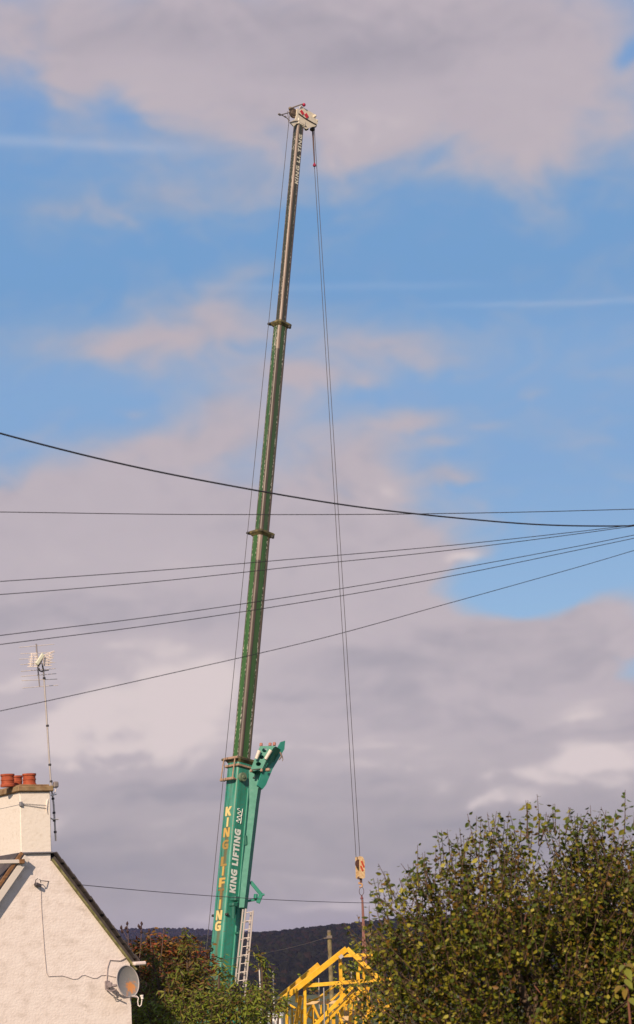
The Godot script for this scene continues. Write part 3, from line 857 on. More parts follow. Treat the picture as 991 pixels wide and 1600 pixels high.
# ---------------------------------------------------------------- the crane
func boom_texture(kind: int) -> ImageTexture:
	# across: back face 0..0.38, rounded corner 0.38..0.46, side face 0.46..0.86, hidden faces after; down: tip to root
	var W := 128
	var H := 768
	var im := Image.create(W, H, false, Image.FORMAT_RGB8)
	var n1 := noise(0.02, 80 + kind, 4)
	var n2 := noise(0.11, 90 + kind, 3)
	for j in H:
		var v := float(j) / H
		for i in W:
			var u := float(i) / W
			var f := n1.get_noise_2d(i * 2.4, j * 0.5)
			var g := n2.get_noise_2d(i * 2.0, j * 0.9)
			var streak := n1.get_noise_2d(i * 9.0 + 500, j * 0.10)
			var c: Color
			if kind == 0:
				c = Color(.022, .235, .155).lerp(Color(.040, .275, .205), 0.5 + f)
				if u < 0.40:                                  # chalked, sun-bleached paint on the back, rust streaks down its middle
					c = c.lerp(Color(.10, .31, .23), clampf(0.40 + f, 0, 0.8))
					var mid := absf(u - 0.225 + 0.03 * n1.get_noise_2d(9, j * 0.8)) / 0.10
					var st := clampf(1.15 - mid + streak * 0.6 + f * 0.5, 0, 1) * smoothstep(0.17, 0.30, v) * (1.0 if v < 0.66 else 0.65)
					c = c.lerp(Color(.15, .105, .036), clampf(st * 1.1, 0, 0.88))
				c = c.lerp(Color(.055, .085, .05), clampf(streak * 1.3 - 0.12, 0, 0.55))
				if g > 0.36: c = c.lerp(Color(.13, .10, .05), 0.55)
			else:
				var grease: float = [0, .18, .30, .86][kind]
				var green: Color = [Color.BLACK, Color(.030, .098, .019), Color(.030, .085, .021), Color(.026, .040, .018)][kind]
				c = green.lerp(green * 1.5, clampf(0.5 + f, 0, 1))
				c = c.lerp(Color(.052, .045, .026), clampf(grease + streak * 0.9 + f * 0.6 - (0.25 if u < 0.36 else 0.0), 0, 0.9))
				# bare greased corner strip worn by the slide pads; paler tone is painted-in highlight
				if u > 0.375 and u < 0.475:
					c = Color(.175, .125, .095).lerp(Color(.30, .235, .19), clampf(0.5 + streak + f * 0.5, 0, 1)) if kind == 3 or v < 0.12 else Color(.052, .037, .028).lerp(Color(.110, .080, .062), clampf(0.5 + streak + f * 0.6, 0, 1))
				if u > 0.79: c = c.lerp(Color(.14, .09, .07), 0.8)
				# chipped paint and grease blobs in two rows
				var fleck := n1.get_noise_2d(40.0 * kind, j * 0.35) * 0.45
				var row := absf(u - 0.34) < 0.035 or u < 0.035 or absf(u - 0.77) < 0.03 or (kind > 1 and absf(u - 0.22) < 0.07 and v < 0.13)
				if (u > 0.335 and u < 0.375) or (u > 0.475 and u < 0.50) or (u > 0.755 and u < 0.79): c = c.lerp(Color(.02, .022, .012), 0.7)
				var chip := n2.get_noise_2d(i * 1.6 + 77, j * 0.75 + 40 * kind)
				if row and chip > 0.30 - fleck: c = Color(.60, .56, .48)
				elif row and chip < -0.30: c = Color(.035, .03, .02)
			im.set_pixel(i, j, Color(maxf(c.r, 0), maxf(c.g, 0), maxf(c.b, 0)).linear_to_srgb())
	return ImageTexture.create_from_image(im)
func outline(wb: float, ws: float, r: float) -> Array:   # [s, b, normal s, normal b, u]
	var o := []
	var hw := wb / 2
	var hd := ws / 2
	var corners := [[hw - r, hd - r, PI / 2, 0.38, 0.46], [hw - r, -hd + r, 0.0, 0.86, 0.89], [-hw + r, -hd + r, -PI / 2, 0.92, 0.94], [-hw + r, hd - r, -PI, 0.98, 1.0]]
	o.append([-hw + r, hd, 0.0, 1.0, 0.0])
	for c in corners:
		for k in 6:
			var a: float = c[2] - PI / 2 * k / 5.0
			o.append([c[0] + cos(a) * r, c[1] + sin(a) * r, cos(a), sin(a), lerpf(c[3], c[4], k / 5.0)])
	return o
func letters(txt: String, height: float, width: float, o: Vector3, b: Basis, bold := 0.75) -> MeshInstance3D:
	var f := SystemFont.new()
	f.font_names = PackedStringArray(["Droid Sans"])
	f.font_weight = 700
	var tm := TextMesh.new()
	var fv := FontVariation.new()
	fv.base_font = f; fv.variation_embolden = bold
	tm.text = txt; tm.font = fv; tm.font_size = 64; tm.pixel_size = 0.01; tm.depth = 0.03; tm.curve_step = 2.0
	var box := tm.get_aabb()
	var node := MeshInstance3D.new()
	node.mesh = tm
	var sc := Vector3(width / box.size.x, height / box.size.y, 0.5)
	var bb := Basis(b.x * sc.x, b.y * sc.y, b.z * sc.z)
	node.transform = Transform3D(bb, o - bb * (box.position + box.size / 2))
	return node
func crane():
	var A := pt(338, 1620, 91.0)
	var T := pt(467.5, 190, 97.5)
	var u := (T - A).normalized()
	var b := Vector3(-0.7071, 0, 0.7071)
	b = (b - u * b.dot(u)).normalized()
	var s := u.cross(b).normalized()
	var C := thing("telescopic_crane", Vector3(A.x, 0, A.z), "green telescopic crane with boom fully raised into the sky", "crane")
	var X := func(p: Vector3, ds: float, db: float) -> Vector3: return p + s * ds + b * db
	var marks := [1600.0, 1190.0, 835.0, 508.0, 196.0]
	var P := []
	for y in marks: P.append(along(A, T, y))
	var wbs := [0.80, 0.60, 0.50, 0.385]
	var wss := [0.98, 0.72, 0.60, 0.455]
	var mats := []
	for k in 4:
		var m := mat(1, 1, 1, [0.42, 0.48, 0.45, 0.38][k])
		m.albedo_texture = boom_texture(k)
		m.metallic_specular = 0.5
		mats.append(m)
	for k in 4:
		var m := MB.new()
		var o := outline(wbs[k], wss[k], [0.13, 0.15, 0.13, 0.10][k])
		var p0: Vector3 = P[k] - (u * 0.6 if k > 0 else Vector3.ZERO)
		var p1: Vector3 = P[k + 1]
		var seg := 10
		for j in seg:
			var q0: Vector3 = p0.lerp(p1, j / float(seg))
			var q1: Vector3 = p0.lerp(p1, (j + 1) / float(seg))
			for i in o.size():
				var e: Array = o[i]
				var f: Array = o[(i + 1) % o.size()]
				var fu: float = f[4] if i < o.size() - 1 else 1.0
				var na := s * float(e[2]) + b * float(e[3])
				var nb := s * float(f[2]) + b * float(f[3])
				var v0 := 1.0 - j / float(seg)
				var v1 := 1.0 - (j + 1) / float(seg)
				m.quad4([X.call(q0, e[0], e[1]), X.call(q0, f[0], f[1]), X.call(q1, f[0], f[1]), X.call(q1, e[0], e[1])], [na, nb, nb, na], [Vector2(e[4], v0), Vector2(fu, v0), Vector2(fu, v1), Vector2(e[4], v1)])
		for end in [[p0, -1.0], [p1, 1.0]]:
			for i in range(1, o.size() - 1):
				m.tri([X.call(end[0], o[0][0], o[0][1]), X.call(end[0], o[i][0], o[i][1]), X.call(end[0], o[i + 1][0], o[i + 1][1])], [u * end[1], u * end[1], u * end[1]])
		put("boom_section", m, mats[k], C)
	# collars where each section leaves the next
	var colm := worn([[0.0, .022, .02, .014], [0.45, .07, .06, .025], [0.7, .17, .14, .05], [1.0, .34, .27, .13]], 1.0, 85, 0.7)
	var dark := mat(.035, .032, .028, .6)
	for k in range(1, 4):
		var m := MB.new()
		var lo := k - 1
		var grow := [0.0, 0.20, 0.26, 0.26][k] as float
		var lv: Array = [[-0.14, 0.02], [-0.02, grow], [0.06, grow + 0.02], [0.09, grow - 0.04]]
		for j in 3:
			var oa := outline(wbs[lo] + lv[j][1], wss[lo] + lv[j][1], 0.12)
			var ob := outline(wbs[lo] + lv[j + 1][1], wss[lo] + lv[j + 1][1], 0.12)
			for i in oa.size():
				var i2 := (i + 1) % oa.size()
				var nn: Vector3 = (s * float(oa[i][2]) + b * float(oa[i][3]) + u * [-0.9, 0.0, 0.6][j]).normalized()
				m.quad(X.call(P[k] + u * lv[j][0], oa[i][0], oa[i][1]), X.call(P[k] + u * lv[j][0], oa[i2][0], oa[i2][1]), X.call(P[k] + u * lv[j + 1][0], ob[i2][0], ob[i2][1]), X.call(P[k] + u * lv[j + 1][0], ob[i][0], ob[i][1]), nn)
		var top := outline(wbs[lo] + lv[3][1], wss[lo] + lv[3][1], 0.12)
		for i in range(1, top.size() - 1):
			m.tri([X.call(P[k] + u * .09, top[0][0], top[0][1]), X.call(P[k] + u * .09, top[i][0], top[i][1]), X.call(P[k] + u * .09, top[i + 1][0], top[i + 1][1])], [u, u, u])
		put("collar", m, colm, C)
		# slide pad housings and rope guide ears on the back of the collar
		var ear := MB.new()
		ear.box(X.call(P[k], -wbs[lo] / 2 - 0.10, wss[lo] / 2 + 0.10), Basis(s, u, b), Vector3(0.16, 0.10, 0.22), 0.02)
		put("rope_guide", ear, dark if k > 1 else colm, C)
		ear = MB.new()
		ear.box(X.call(P[k] - u * 0.12, wbs[lo] / 2 + 0.13, -wss[lo] / 2 + 0.05), Basis(s, u, b), Vector3(0.12, 0.14, 0.16), 0.02)
		put("rope_guide", ear, dark if k > 1 else colm, C)
	# base section: second collar plate and the rope guide frame on its back
	var rust := worn([[0.0, .20, .11, .06], [0.5, .38, .25, .17], [1.0, .48, .36, .27]], 1.5, 86, 0.7)
	var fr := MB.new()
	var pc: Vector3 = P[1] - u * 0.30
	for i in 1:
		fr.box(X.call(pc, 0, 0.03), Basis(s, u, b), Vector3(wbs[0] + 0.16, 0.10, wss[0] + 0.12), 0.02)
	fr.box(X.call(P[1] + u * 0.02, 0, wss[0] / 2 + 0.14), Basis(s, u, b), Vector3(wbs[0] + 0.10, 0.11, 0.12), 0.02)
	fr.box(X.call(P[1] - u * 0.95, -0.05, wss[0] / 2 + 0.20), Basis(s, u, b), Vector3(wbs[0] + 0.10, 0.12, 0.13), 0.02)
	for e in [-0.44, 0.32]:
		fr.beam(X.call(P[1] + u * 0.02, e, wss[0] / 2 + 0.17), X.call(P[1] - u * 0.95, e - 0.03, wss[0] / 2 + 0.20), 0.05, 0.05, b, 0.008)
		fr.beam(X.call(P[1] - u * 0.95, e, wss[0] / 2 - 0.02), X.call(P[1] - u * 0.95, e, wss[0] / 2 + 0.18), 0.06, 0.06, u, 0.008)
	put("rope_guide_frame", fr, rust, C)
	var sheave := MB.new()
	var so: Vector3 = X.call(P[1] - u * 0.82, wbs[0] / 2 + 0.09, wss[0] / 2 - 0.22)
	sheave.lathe(so - s * 0.06, Basis(u, s, b), [Vector2(0, 0), Vector2(.20, 0), Vector2(.20, .04), Vector2(.15, .07), Vector2(.20, .10), Vector2(.20, .14), Vector2(.08, .14), Vector2(.07, .18), Vector2(0, .18)], 18)
	put("jib_lug", sheave, mat(.16, .21, .14, .5), C)
	for q in [[1432.0, 0.0]]:
		var lug := MB.new()
		var lp := along(A, T, q[0])
		lug.box(X.call(lp, -wbs[0] / 2 - 0.07, wss[0] / 2 - 0.1), Basis(s, u, b), Vector3(0.16, 0.10, 0.12), 0.02)
		put("lug", lug, dark, C)
		lug = MB.new()
		lug.box(X.call(lp, wbs[0] / 2 + 0.02, wss[0] / 2 - 0.10), Basis(s, u, b), Vector3(0.12, 0.10, 0.16), 0.02)
		put("lug", lug, dark, C)
	# a long stiffening rib and pipe on the side face
	var green := worn([[0.0, .018, .20, .135], [0.5, .026, .235, .165], [1.0, .05, .27, .20]], 0.5, 87, 0.42)
	var rib := MB.new()
	rib.beam(X.call(along(A, T, 1600), wbs[0] / 2 + 0.03, -0.20), X.call(along(A, T, 1232), wbs[0] / 2 + 0.03, -0.20), 0.10, 0.08, s, 0.02)
	put("rib", rib, green, C)
	# stacked gold letters on the back, worn to different degrees
	var golds := [mat(.72, .55, .22, .45), mat(.55, .36, .09, .5), mat(.34, .22, .055, .6), mat(.22, .14, .05, .7)]
	var word := "KINGLIFTING"
	var ys := [1271.0, 1288.0, 1304.0, 1323.0, 1349.0, 1364.0, 1382.0, 1399.0, 1416.0, 1433.0, 1450.0]
	var shade := [0, 0, 1, 2, 2, 1, 1, 3, 1, 0, 0]
	for k in 11:
		var lp: Vector3 = X.call(along(A, T, ys[k]), 0.02, wss[0] / 2 + 0.004)
		var l := letters(word[k].replace("I", "l"), 0.42, 0.11 if word[k] == "I" else 0.40, lp, Basis(s, u, b))
		l.material_override = golds[shade[k]]
		l.name = "gold_letter"
		C.add_child(l, true)
		l.position -= C.position
	# white name along the side
	var wht := mat(.80, .80, .76, .5)
	var l0 := along(A, T, 1397)
	var l1 := along(A, T, 1298)
	var wd := letters("KlNG LlFTlNG", 0.36, l0.distance_to(l1), X.call((l0 + l1) / 2, wbs[0] / 2 + 0.004, wss[0] / 2 - 0.31), Basis(u, b, s))
	wd.material_override = wht
	wd.name = "white_lettering"
	C.add_child(wd, true)
	wd.position -= C.position
	# small white crown-like flourish above it
	var em := MB.new()
	var eo: Vector3 = X.call(along(A, T, 1277), wbs[0] / 2 + 0.012, wss[0] / 2 - 0.30)
	var pts := []
	for k in 46:
		var f := k / 45.0
		pts.append(eo + u * ((f - 0.5) * 0.62) + b * (0.10 * sin(f * 22.0) + 0.03 * sin(f * 9.0)))
	em.tube(pts, 0.026, 0.020, 6)
	em.tube([eo + u * -0.34 + b * -0.13, eo + u * 0.34 + b * -0.17], 0.02, 0.015, 6)
	put("emblem", em, wht, C)
	# paler worn name near the tip: the F has gone
	var t0 := along(A, T, 289)
	var t1 := along(A, T, 212)
	var tw := letters("KlNG Ll. TlNG", 0.21, t0.distance_to(t1), X.call((t0 + t1) / 2, wbs[3] / 2 + 0.004, -0.02), Basis(u, b, s), 0.2)
	tw.material_override = mat(.60, .57, .46, .6)
	tw.name = "tip_lettering"
	C.add_child(tw, true)
	tw.position -= C.position
	crane_head(C, T, u, b, s)
	crane_jib(C, A, T, u, b, s, green, rust)
	# ropes
	var rope := mat(.06, .055, .06, .6)
	var r1 := MB.new()
	r1.tube([pt(452.5, 181, 97.2), pt(387.0, 832, 94.0), pt(322, 1492, 90.6), pt(312, 1592, 90.3)], 0.015, 0.015, 6)
	put("back_rope", r1, rope, C)
	for q in [[488.0, 203.0, 556.5, 1339.0], [491.5, 203.0, 562.5, 1339.0]]:
		var r2 := MB.new()
		r2.tube([pt(q[0], q[1], 98.3), pt(q[2], q[3], 98.3)], 0.016, 0.016, 6)
		put("hoist_rope", r2, rope, C)
	var r3 := MB.new()
	r3.tube([pt(489, 204, 98.2), pt(490.3, 230, 98.2), pt(491.6, 256, 98.2)], 0.055, 0.035, 6)
	put("switch_chain", r3, mat(.09, .055, .05, .7), C)
	var r4 := MB.new()
	r4.lathe(pt(491.6, 258, 98.2), Basis.IDENTITY, [Vector2(0, -.09), Vector2(.075, -.07), Vector2(.09, 0), Vector2(.06, .06), Vector2(.03, .12), Vector2(0, .13)], 12)
	put("switch_weight", r4, mat(.28, .015, .05, .5), C)
	# carriage: slewing house, counterweight and wheels stand behind the shrubs
	var gb := Vector3(A.x, 0, A.z)
	var fwd := Vector3(-0.10, 0, -0.995).normalized()
	var sd := Vector3(0.995, 0, -0.10).normalized()
	var HB := Basis(fwd, Vector3.UP, sd)
	var ch := MB.new()
	ch.box(gb + Vector3(0, 0.95, 0) + fwd * 1.0, HB, Vector3(9.0, 0.6, 2.3), 0.08)
	put("chassis", ch, green, C)
	var hs := MB.new()
	hs.box(gb + Vector3(0, 1.62, 0) - fwd * 0.6, HB, Vector3(3.6, 0.7, 1.9), 0.08)
	hs.box(gb + Vector3(0, 1.75, 0) - fwd * 2.7, HB, Vector3(0.9, 0.9, 2.3), 0.08)
	put("slewing_house", hs, green, C)
	for e in [-2.6, -1.1, 2.4, 4.0]:
		for f in [-1.0, 1.0]:
			var wl := MB.new()
			wl.lathe(gb + fwd * e + sd * (f * 0.95 - 0.2) + Vector3(0, 0.6, 0), Basis(fwd, sd, Vector3.UP), [Vector2(0, 0), Vector2(.5, 0), Vector2(.6, .06), Vector2(.6, .34), Vector2(.5, .4), Vector2(0, .4)], 20)
			put("wheel", wl, dark, C)
	hook(rope)
func crane_head(C: Node3D, T: Vector3, u: Vector3, b: Vector3, s: Vector3):
	var cream := worn([[0.0, .45, .38, .26], [0.3, .68, .60, .46], [1.0, .76, .69, .56]], 1.2, 88, 0.55)
	var dark := mat(.05, .035, .03, .6)
	var red := mat(.55, .02, .03, .5)
	var H := func(x: float, y: float, off := 0.0) -> Vector3: return on_plane(400.0 + x / 7.08, 140.0 + y / 7.08, T + s * off, s)
	var shape := [[452, 212], [485, 225], [600, 290], [662, 328], [684, 372], [655, 408], [600, 420], [552, 440], [520, 415], [490, 388], [450, 375], [415, 408], [372, 362], [432, 330], [444, 290]]
	for off in [0.17, -0.17]:
		var o := []
		for p in shape: o.append(H.call(p[0], p[1], off))
		var m := MB.new()
		m.plate(o, s, 0.06)
		put("head_cheek", m, cream, C)
	var neck := MB.new()
	neck.box(T - u * 0.12, Basis(s, u, b), Vector3(0.46, 0.34, 0.52), 0.03)
	put("head_neck", neck, cream, C)
	var tp := MB.new()
	var ta: Vector3 = H.call(485, 222)
	var tb: Vector3 = H.call(655, 322)
	tp.beam(ta, tb, 0.07, 0.44, (tb - ta).cross(s).normalized().cross(tb - ta).normalized().cross(s), 0.01)
	put("head_top_plate", tp, cream, C)
	# red warning blocks standing on the top plate
	for e in [[510, 252, 40], [560, 290, 48]]:
		var m := MB.new()
		m.beam(H.call(e[0] - 12, e[1] - 22, 0.215), H.call(e[0] + 14, e[1] + 20, 0.215), e[2] / 7.08 / 33.0, 0.03, s, 0.004)
		put("red_stripe", m, red, C)
	var groove := MB.new()
	groove.tube([H.call(472, 265, .215), H.call(545, 318, .215), H.call(640, 372, .215), H.call(668, 385, .215)], 0.030, 0.025, 6)
	groove.tube([H.call(380, 362, .215), H.call(430, 350, .215), H.call(480, 345, .215)], 0.02, 0.02, 6)
	groove.tube([H.call(490, 365, .215), H.call(560, 408, .215)], 0.02, 0.02, 6)
	put("rope_run", groove, dark, C)
	# rear idler sheaves, dark and greasy
	var shm := worn([[0.0, .04, .028, .02], [0.6, .13, .085, .05], [1.0, .20, .14, .09]], 2.0, 89, 0.6)
	for q in [[408, 262, 62, 0.0], [630, 385, 48, 0.0]]:
		for off in [-0.09, 0.06]:
			var m := MB.new()
			var r: float = q[2] / 7.08 / 33.0
			m.lathe(H.call(q[0], q[1], off + 0.02), Basis(u, s, b), [Vector2(0, -.03), Vector2(r * .5, -.03), Vector2(r * .6, 0), Vector2(r, -.02), Vector2(r * .88, .03), Vector2(r, .08), Vector2(r * .6, .06), Vector2(r * .5, .09), Vector2(0, .09)], 20)
			put("sheave", m, shm, C)
	var fs := MB.new()
	fs.box(H.call(625, 440), Basis(s, u, b), Vector3(0.22, 0.16, 0.2), 0.03)
	put("rope_anchor", fs, dark, C)
	fs = MB.new()
	fs.box(H.call(560, 438), Basis(s, u, b), Vector3(0.2, 0.1, 0.14), 0.02)
	put("rope_anchor", fs, dark, C)
	var tips := MB.new()
	for e in [[640, 300], [655, 292], [672, 345]]:
		tips.box(H.call(e[0], e[1], 0.05), Basis(s, u, b), Vector3(0.14, 0.12, 0.10), 0.02)
	put("nose_bolt", tips, cream, C)
	var arm := MB.new()
	arm.tube([H.call(365, 215, .1), H.call(430, 190, .1), H.call(515, 160, .1)], 0.035, 0.03, 8)
	arm.box(H.call(378, 205, .1), Basis(s, u, b), Vector3(0.14, 0.12, 0.10), 0.02)
	put("lamp_arm", arm, mat(.22, .17, .11, .5), C)
	var lamp := MB.new()
	lamp.ball(H.call(531, 169, .1), 0.095, 14)
	put("warning_lamp", lamp, mat(.40, .01, .05, .35), C)
	var rear := MB.new()
	rear.tube([H.call(250, 268, .1), H.call(275, 280, .1), H.call(352, 258, .1)], 0.035, 0.03, 6)
	rear.tube([H.call(285, 282, .1), H.call(325, 300, .1), H.call(375, 345, .1)], 0.028, 0.018, 6)
	rear.tube([H.call(350, 240, .1), H.call(362, 360, .1)], 0.022, 0.022, 6)
	rear.tube([H.call(352, 258, .1), H.call(440, 230, .1)], 0.022, 0.022, 6)
	rear.box(H.call(262, 275, .1), Basis(s, u, b), Vector3(0.10, 0.08, 0.16), 0.01)
	rear.box(H.call(325, 300, .1), Basis(s, u, b), Vector3(0.08, 0.07, 0.10), 0.01)
	put("rear_roller_bracket", rear, mat(.17, .15, .15, .6), C)
func crane_jib(C: Node3D, A: Vector3, T: Vector3, u: Vector3, b: Vector3, s: Vector3, green: Material, rust: Material):
	# the folded fly jib carried along the right of the base section; drawn in enlarged photograph units (x5.216)
	var J := func(x: float, y: float, off := 0.0) -> Vector3: return pt(310.0 + x / 5.216, 1120.0 + y / 5.216, 91.6 + off)
	var light := worn([[0.0, .035, .19, .13], [0.5, .05, .235, .165], [0.8, .075, .27, .20], [1.0, .12, .26, .19]], 0.9, 101, 0.5)
	var dark := mat(.03, .05, .04, .7)
	var jd: Vector3 = (J.call(485, 600) - J.call(375, 1570)).normalized()
	var m := MB.new()
	var jn := (b * 0.75 + s * 0.35).normalized()
	var jp := []
	for q in [[424, 442], [508, 440], [545, 520], [500, 590], [484, 700], [438, 1090], [416, 1290], [386, 1560], [345, 1560], [368, 1290], [392, 1090], [428, 700], [427, 520]]:
		jp.append(on_plane(310.0 + q[0] / 5.216, 1120.0 + q[1] / 5.216, J.call(450, 900, 0.0), jn))
	m.plate(jp, jn, 0.36)
	put("jib_beam", m, light, C)
	var low := MB.new()
	low.beam(J.call(300, 2180, .3), J.call(362, 1560, .3), 0.14, 0.3, (b * 0.4 + s * 0.6).normalized(), 0.02)
	put("jib_tail", low, light, C)
	# front plate of the fork with its three lightening holes: strips of steel round real openings
	var fp := MB.new()
	var nrm := (b * 0.75 + s * 0.35).normalized()
	var ring := func(cx: float, cy: float, rx: float, ry: float) -> Array:
		var r := []
		for k in 16: r.append(Vector2(cx + cos(TAU * k / 16) * rx, cy + sin(TAU * k / 16) * ry))
		return r
	var face := func(x: float, y: float) -> Vector3: return on_plane(310.0 + x / 5.216, 1120.0 + y / 5.216, J.call(500, 350, -0.35), nrm)
	var quads := [[[424, 445], [455, 360], [555, 358], [517, 440]], [[455, 360], [478, 300], [585, 296], [555, 358]], [[478, 300], [505, 240], [628, 238], [585, 296]]]
	var holes := [[492, 386, 21, 17], [517, 330, 20, 16], [542, 274, 21, 17]]
	for k in 3:
		var rr: Array = ring.call(holes[k][0], holes[k][1], holes[k][2], holes[k][3])
		var qq: Array = quads[k]
		# walk round: join each rim point to the matching point of the outer edge
		var outer := []
		for i in 16:
			var dirv: Vector2 = rr[i] - Vector2(holes[k][0], holes[k][1])
			var best := Vector2.ZERO
			for e in 4:
				var p1 := Vector2(qq[e][0], qq[e][1])
				var p2 := Vector2(qq[(e + 1) % 4][0], qq[(e + 1) % 4][1])
				var hit = Geometry2D.segment_intersects_segment(Vector2(holes[k][0], holes[k][1]), Vector2(holes[k][0], holes[k][1]) + dirv * 20.0, p1, p2)
				if hit != null: best = hit
			outer.append(best if best != Vector2.ZERO else rr[i])
		for i in 16:
			var i2 := (i + 1) % 16
			var q := [face.call(rr[i].x, rr[i].y), face.call(rr[i2].x, rr[i2].y), face.call(outer[i2].x, outer[i2].y), face.call(outer[i].x, outer[i].y)]
			fp.quad(q[0] + nrm * .03, q[1] + nrm * .03, q[2] + nrm * .03, q[3] + nrm * .03, nrm)
			fp.quad(q[0] - nrm * .03, q[1] - nrm * .03, q[2] - nrm * .03, q[3] - nrm * .03, -nrm)
			fp.quad(q[0] + nrm * .03, q[1] + nrm * .03, q[1] - nrm * .03, q[0] - nrm * .03, (face.call(holes[k][0], holes[k][1]) - q[0]).normalized())
		# corners of the cell that the walk cut off
		for e in 4:
			var cpt := Vector2(qq[e][0], qq[e][1])
			var near := []
			for i in 16: near.append([outer[i].distance_to(cpt), i])
			for i in 16:
				var i2 := (i + 1) % 16
				var a1: Vector2 = outer[i]
				var a2: Vector2 = outer[i2]
				var v1 := (cpt - Vector2(holes[k][0], holes[k][1])).angle()
				var t1 := (a1 - Vector2(holes[k][0], holes[k][1])).angle()
				var t2 := (a2 - Vector2(holes[k][0], holes[k][1])).angle()
				if absf(angle_difference(t1, v1)) + absf(angle_difference(v1, t2)) < absf(angle_difference(t1, t2)) + 0.001:
					fp.tri([face.call(a1.x, a1.y) + nrm * .03, face.call(a2.x, a2.y) + nrm * .03, face.call(cpt.x, cpt.y) + nrm * .03], [nrm, nrm, nrm])
	put("jib_fork_plate", fp, light, C)
	for strip in [[[424, 445], [455, 360], [478, 300], [505, 240]], [[517, 440], [555, 358], [585, 296], [628, 238]]]:
		var sidep := MB.new()
		for k in 3:
			var a0: Vector3 = face.call(strip[k][0], strip[k][1]) - nrm * 0.03
			var a1: Vector3 = face.call(strip[k + 1][0], strip[k + 1][1]) - nrm * 0.03
			var sn := (a1 - a0).cross(nrm).normalized()
			sidep.plate([a0, a1, a1 - nrm * 0.62, a0 - nrm * 0.62], sn, 0.03)
		put("jib_fork_side", sidep, light, C)
	var backp := MB.new()
	var bq := []
	for q in [[424, 445], [505, 240], [628, 238], [517, 440]]: bq.append(face.call(q[0], q[1]) - nrm * 0.66)
	backp.plate(bq, nrm, 0.03)
	put("jib_fork_back", backp, light, C)
	# the side wing of the fork
	var wing := MB.new()
	var wn := (Vector3(0.62, 0.1, 0.75)).normalized()
	var wo: Vector3 = J.call(600, 380, 0.1)
	var wp := []
	for q in [[478, 560], [520, 440], [590, 330], [640, 260], [672, 205], [704, 196], [698, 265], [660, 330], [600, 430], [548, 556], [520, 592]]:
		wp.append(on_plane(310.0 + q[0] / 5.216, 1120.0 + q[1] / 5.216, wo, wn))
	wing.plate(wp, wn, 0.08)
	put("jib_fork_wing", wing, green, C)
	var edge := MB.new()
	edge.tube([J.call(480, 560, -.3), J.call(525, 450, -.35), J.call(592, 330, -.3), J.call(634, 256, -.3)], 0.035, 0.03, 6)
	put("jib_edge", edge, green, C)
	var pm := mat(.70, .62, .52, .4)
	for q in [[498, 275, 472, 342], [592, 272, 548, 345]]:
		var pn := MB.new()
		pn.tube([J.call(q[0], q[1], -.5), J.call(q[2], q[3], -.5)], 0.085, 0.075, 10)
		put("jib_pin", pn, pm, C)
	for q in [[512, 228], [585, 226], [620, 222]]:
		var pn := MB.new()
		pn.box(J.call(q[0], q[1], -.2), Basis(s, u, b), Vector3(0.13, 0.17, 0.13), 0.03)
		put("jib_bolt", pn, mat(.40, .17, .13, .6), C)
	var fit := MB.new()
	fit.box(J.call(568, 432, -.45), Basis(s, u, b), Vector3(0.20, 0.14, 0.16), 0.03)
	put("jib_clamp", fit, rust, C)
	fit = MB.new()
	fit.box(J.call(515, 435, -.5), Basis(s, u, b), Vector3(0.08, 0.14, 0.10), 0.02)
	put("jib_clamp", fit, rust, C)
	fit = MB.new()
	fit.box(J.call(430, 440, -.4), Basis(s, u, b), Vector3(0.10, 0.13, 0.10), 0.02)
	put("jib_clamp", fit, rust, C)
	var seam := MB.new()
	seam.beam(J.call(440, 432, -.5), J.call(512, 424, -.5), 0.05, 0.04, b, 0.005)
	put("jib_latch", seam, dark, C)
	seam = MB.new()
	seam.box(J.call(455, 497, -.45), Basis(s, u, b), Vector3(0.12, 0.08, 0.08), 0.01)
	put("jib_latch", seam, dark, C)
	var rag := MB.new()
	rag.tube([J.call(668, 290, -.1), J.call(680, 320, -.15), J.call(664, 345, -.1), J.call(655, 352, -.1)], 0.045, 0.02, 6)
	rag.tube([J.call(676, 300, -.1), J.call(690, 345, -.1), J.call(686, 362, -.1)], 0.03, 0.015, 6)
	put("jib_rope_end", rag, mat(.20, .14, .11, .8), C)
	# lower bracket, in the other enlargement (origin 310, 1320)
	var K := func(x: float, y: float, off := 0.0) -> Vector3: return pt(310.0 + x / 5.216, 1320.0 + y / 5.216, 91.6 + off)
	var br := MB.new()
	br.beam(K.call(425, 300), K.call(512, 405), 0.16, 0.14, Vector3.BACK, 0.02)
	br.beam(K.call(400, 458, .1), K.call(505, 440, .1), 0.11, 0.14, Vector3.BACK, 0.02)
	br.beam(K.call(515, 400), K.call(485, 475), 0.18, 0.16, Vector3.BACK, 0.02)
	br.box(K.call(468, 420, -.05), Basis(s, u, b), Vector3(0.16, 0.2, 0.14), 0.02)
	br.tube([K.call(505, 400), K.call(540, 408)], 0.05, 0.05, 8)
	put("jib_stow_bracket", br, green, C)
	var br2 := MB.new()
	br2.box(K.call(300, 440, -.5), Basis(s, u, b), Vector3(0.34, 0.22, 0.3), 0.03)
	br2.box(K.call(285, 490, -.5), Basis(s, u, b), Vector3(0.30, 0.16, 0.3), 0.03)
	br2.tube([K.call(288, 500, -.55), K.call(285, 600, -.55)], 0.10, 0.09, 10)
	put("jib_slide", br2, mat(.02, .13, .09, .5), C)
	br2 = MB.new()
	br2.tube([K.call(390, 0, -.2), K.call(383, -75, -.2)], 0.08, 0.07, 10)
	put("jib_slide", br2, mat(.02, .13, .09, .5), C)
	br2 = MB.new()
	br2.box(K.call(316, 720, -.3), Basis(s, u, b), Vector3(0.22, 0.10, 0.12), 0.02)
	put("jib_slide", br2, mat(.02, .13, .09, .5), C)
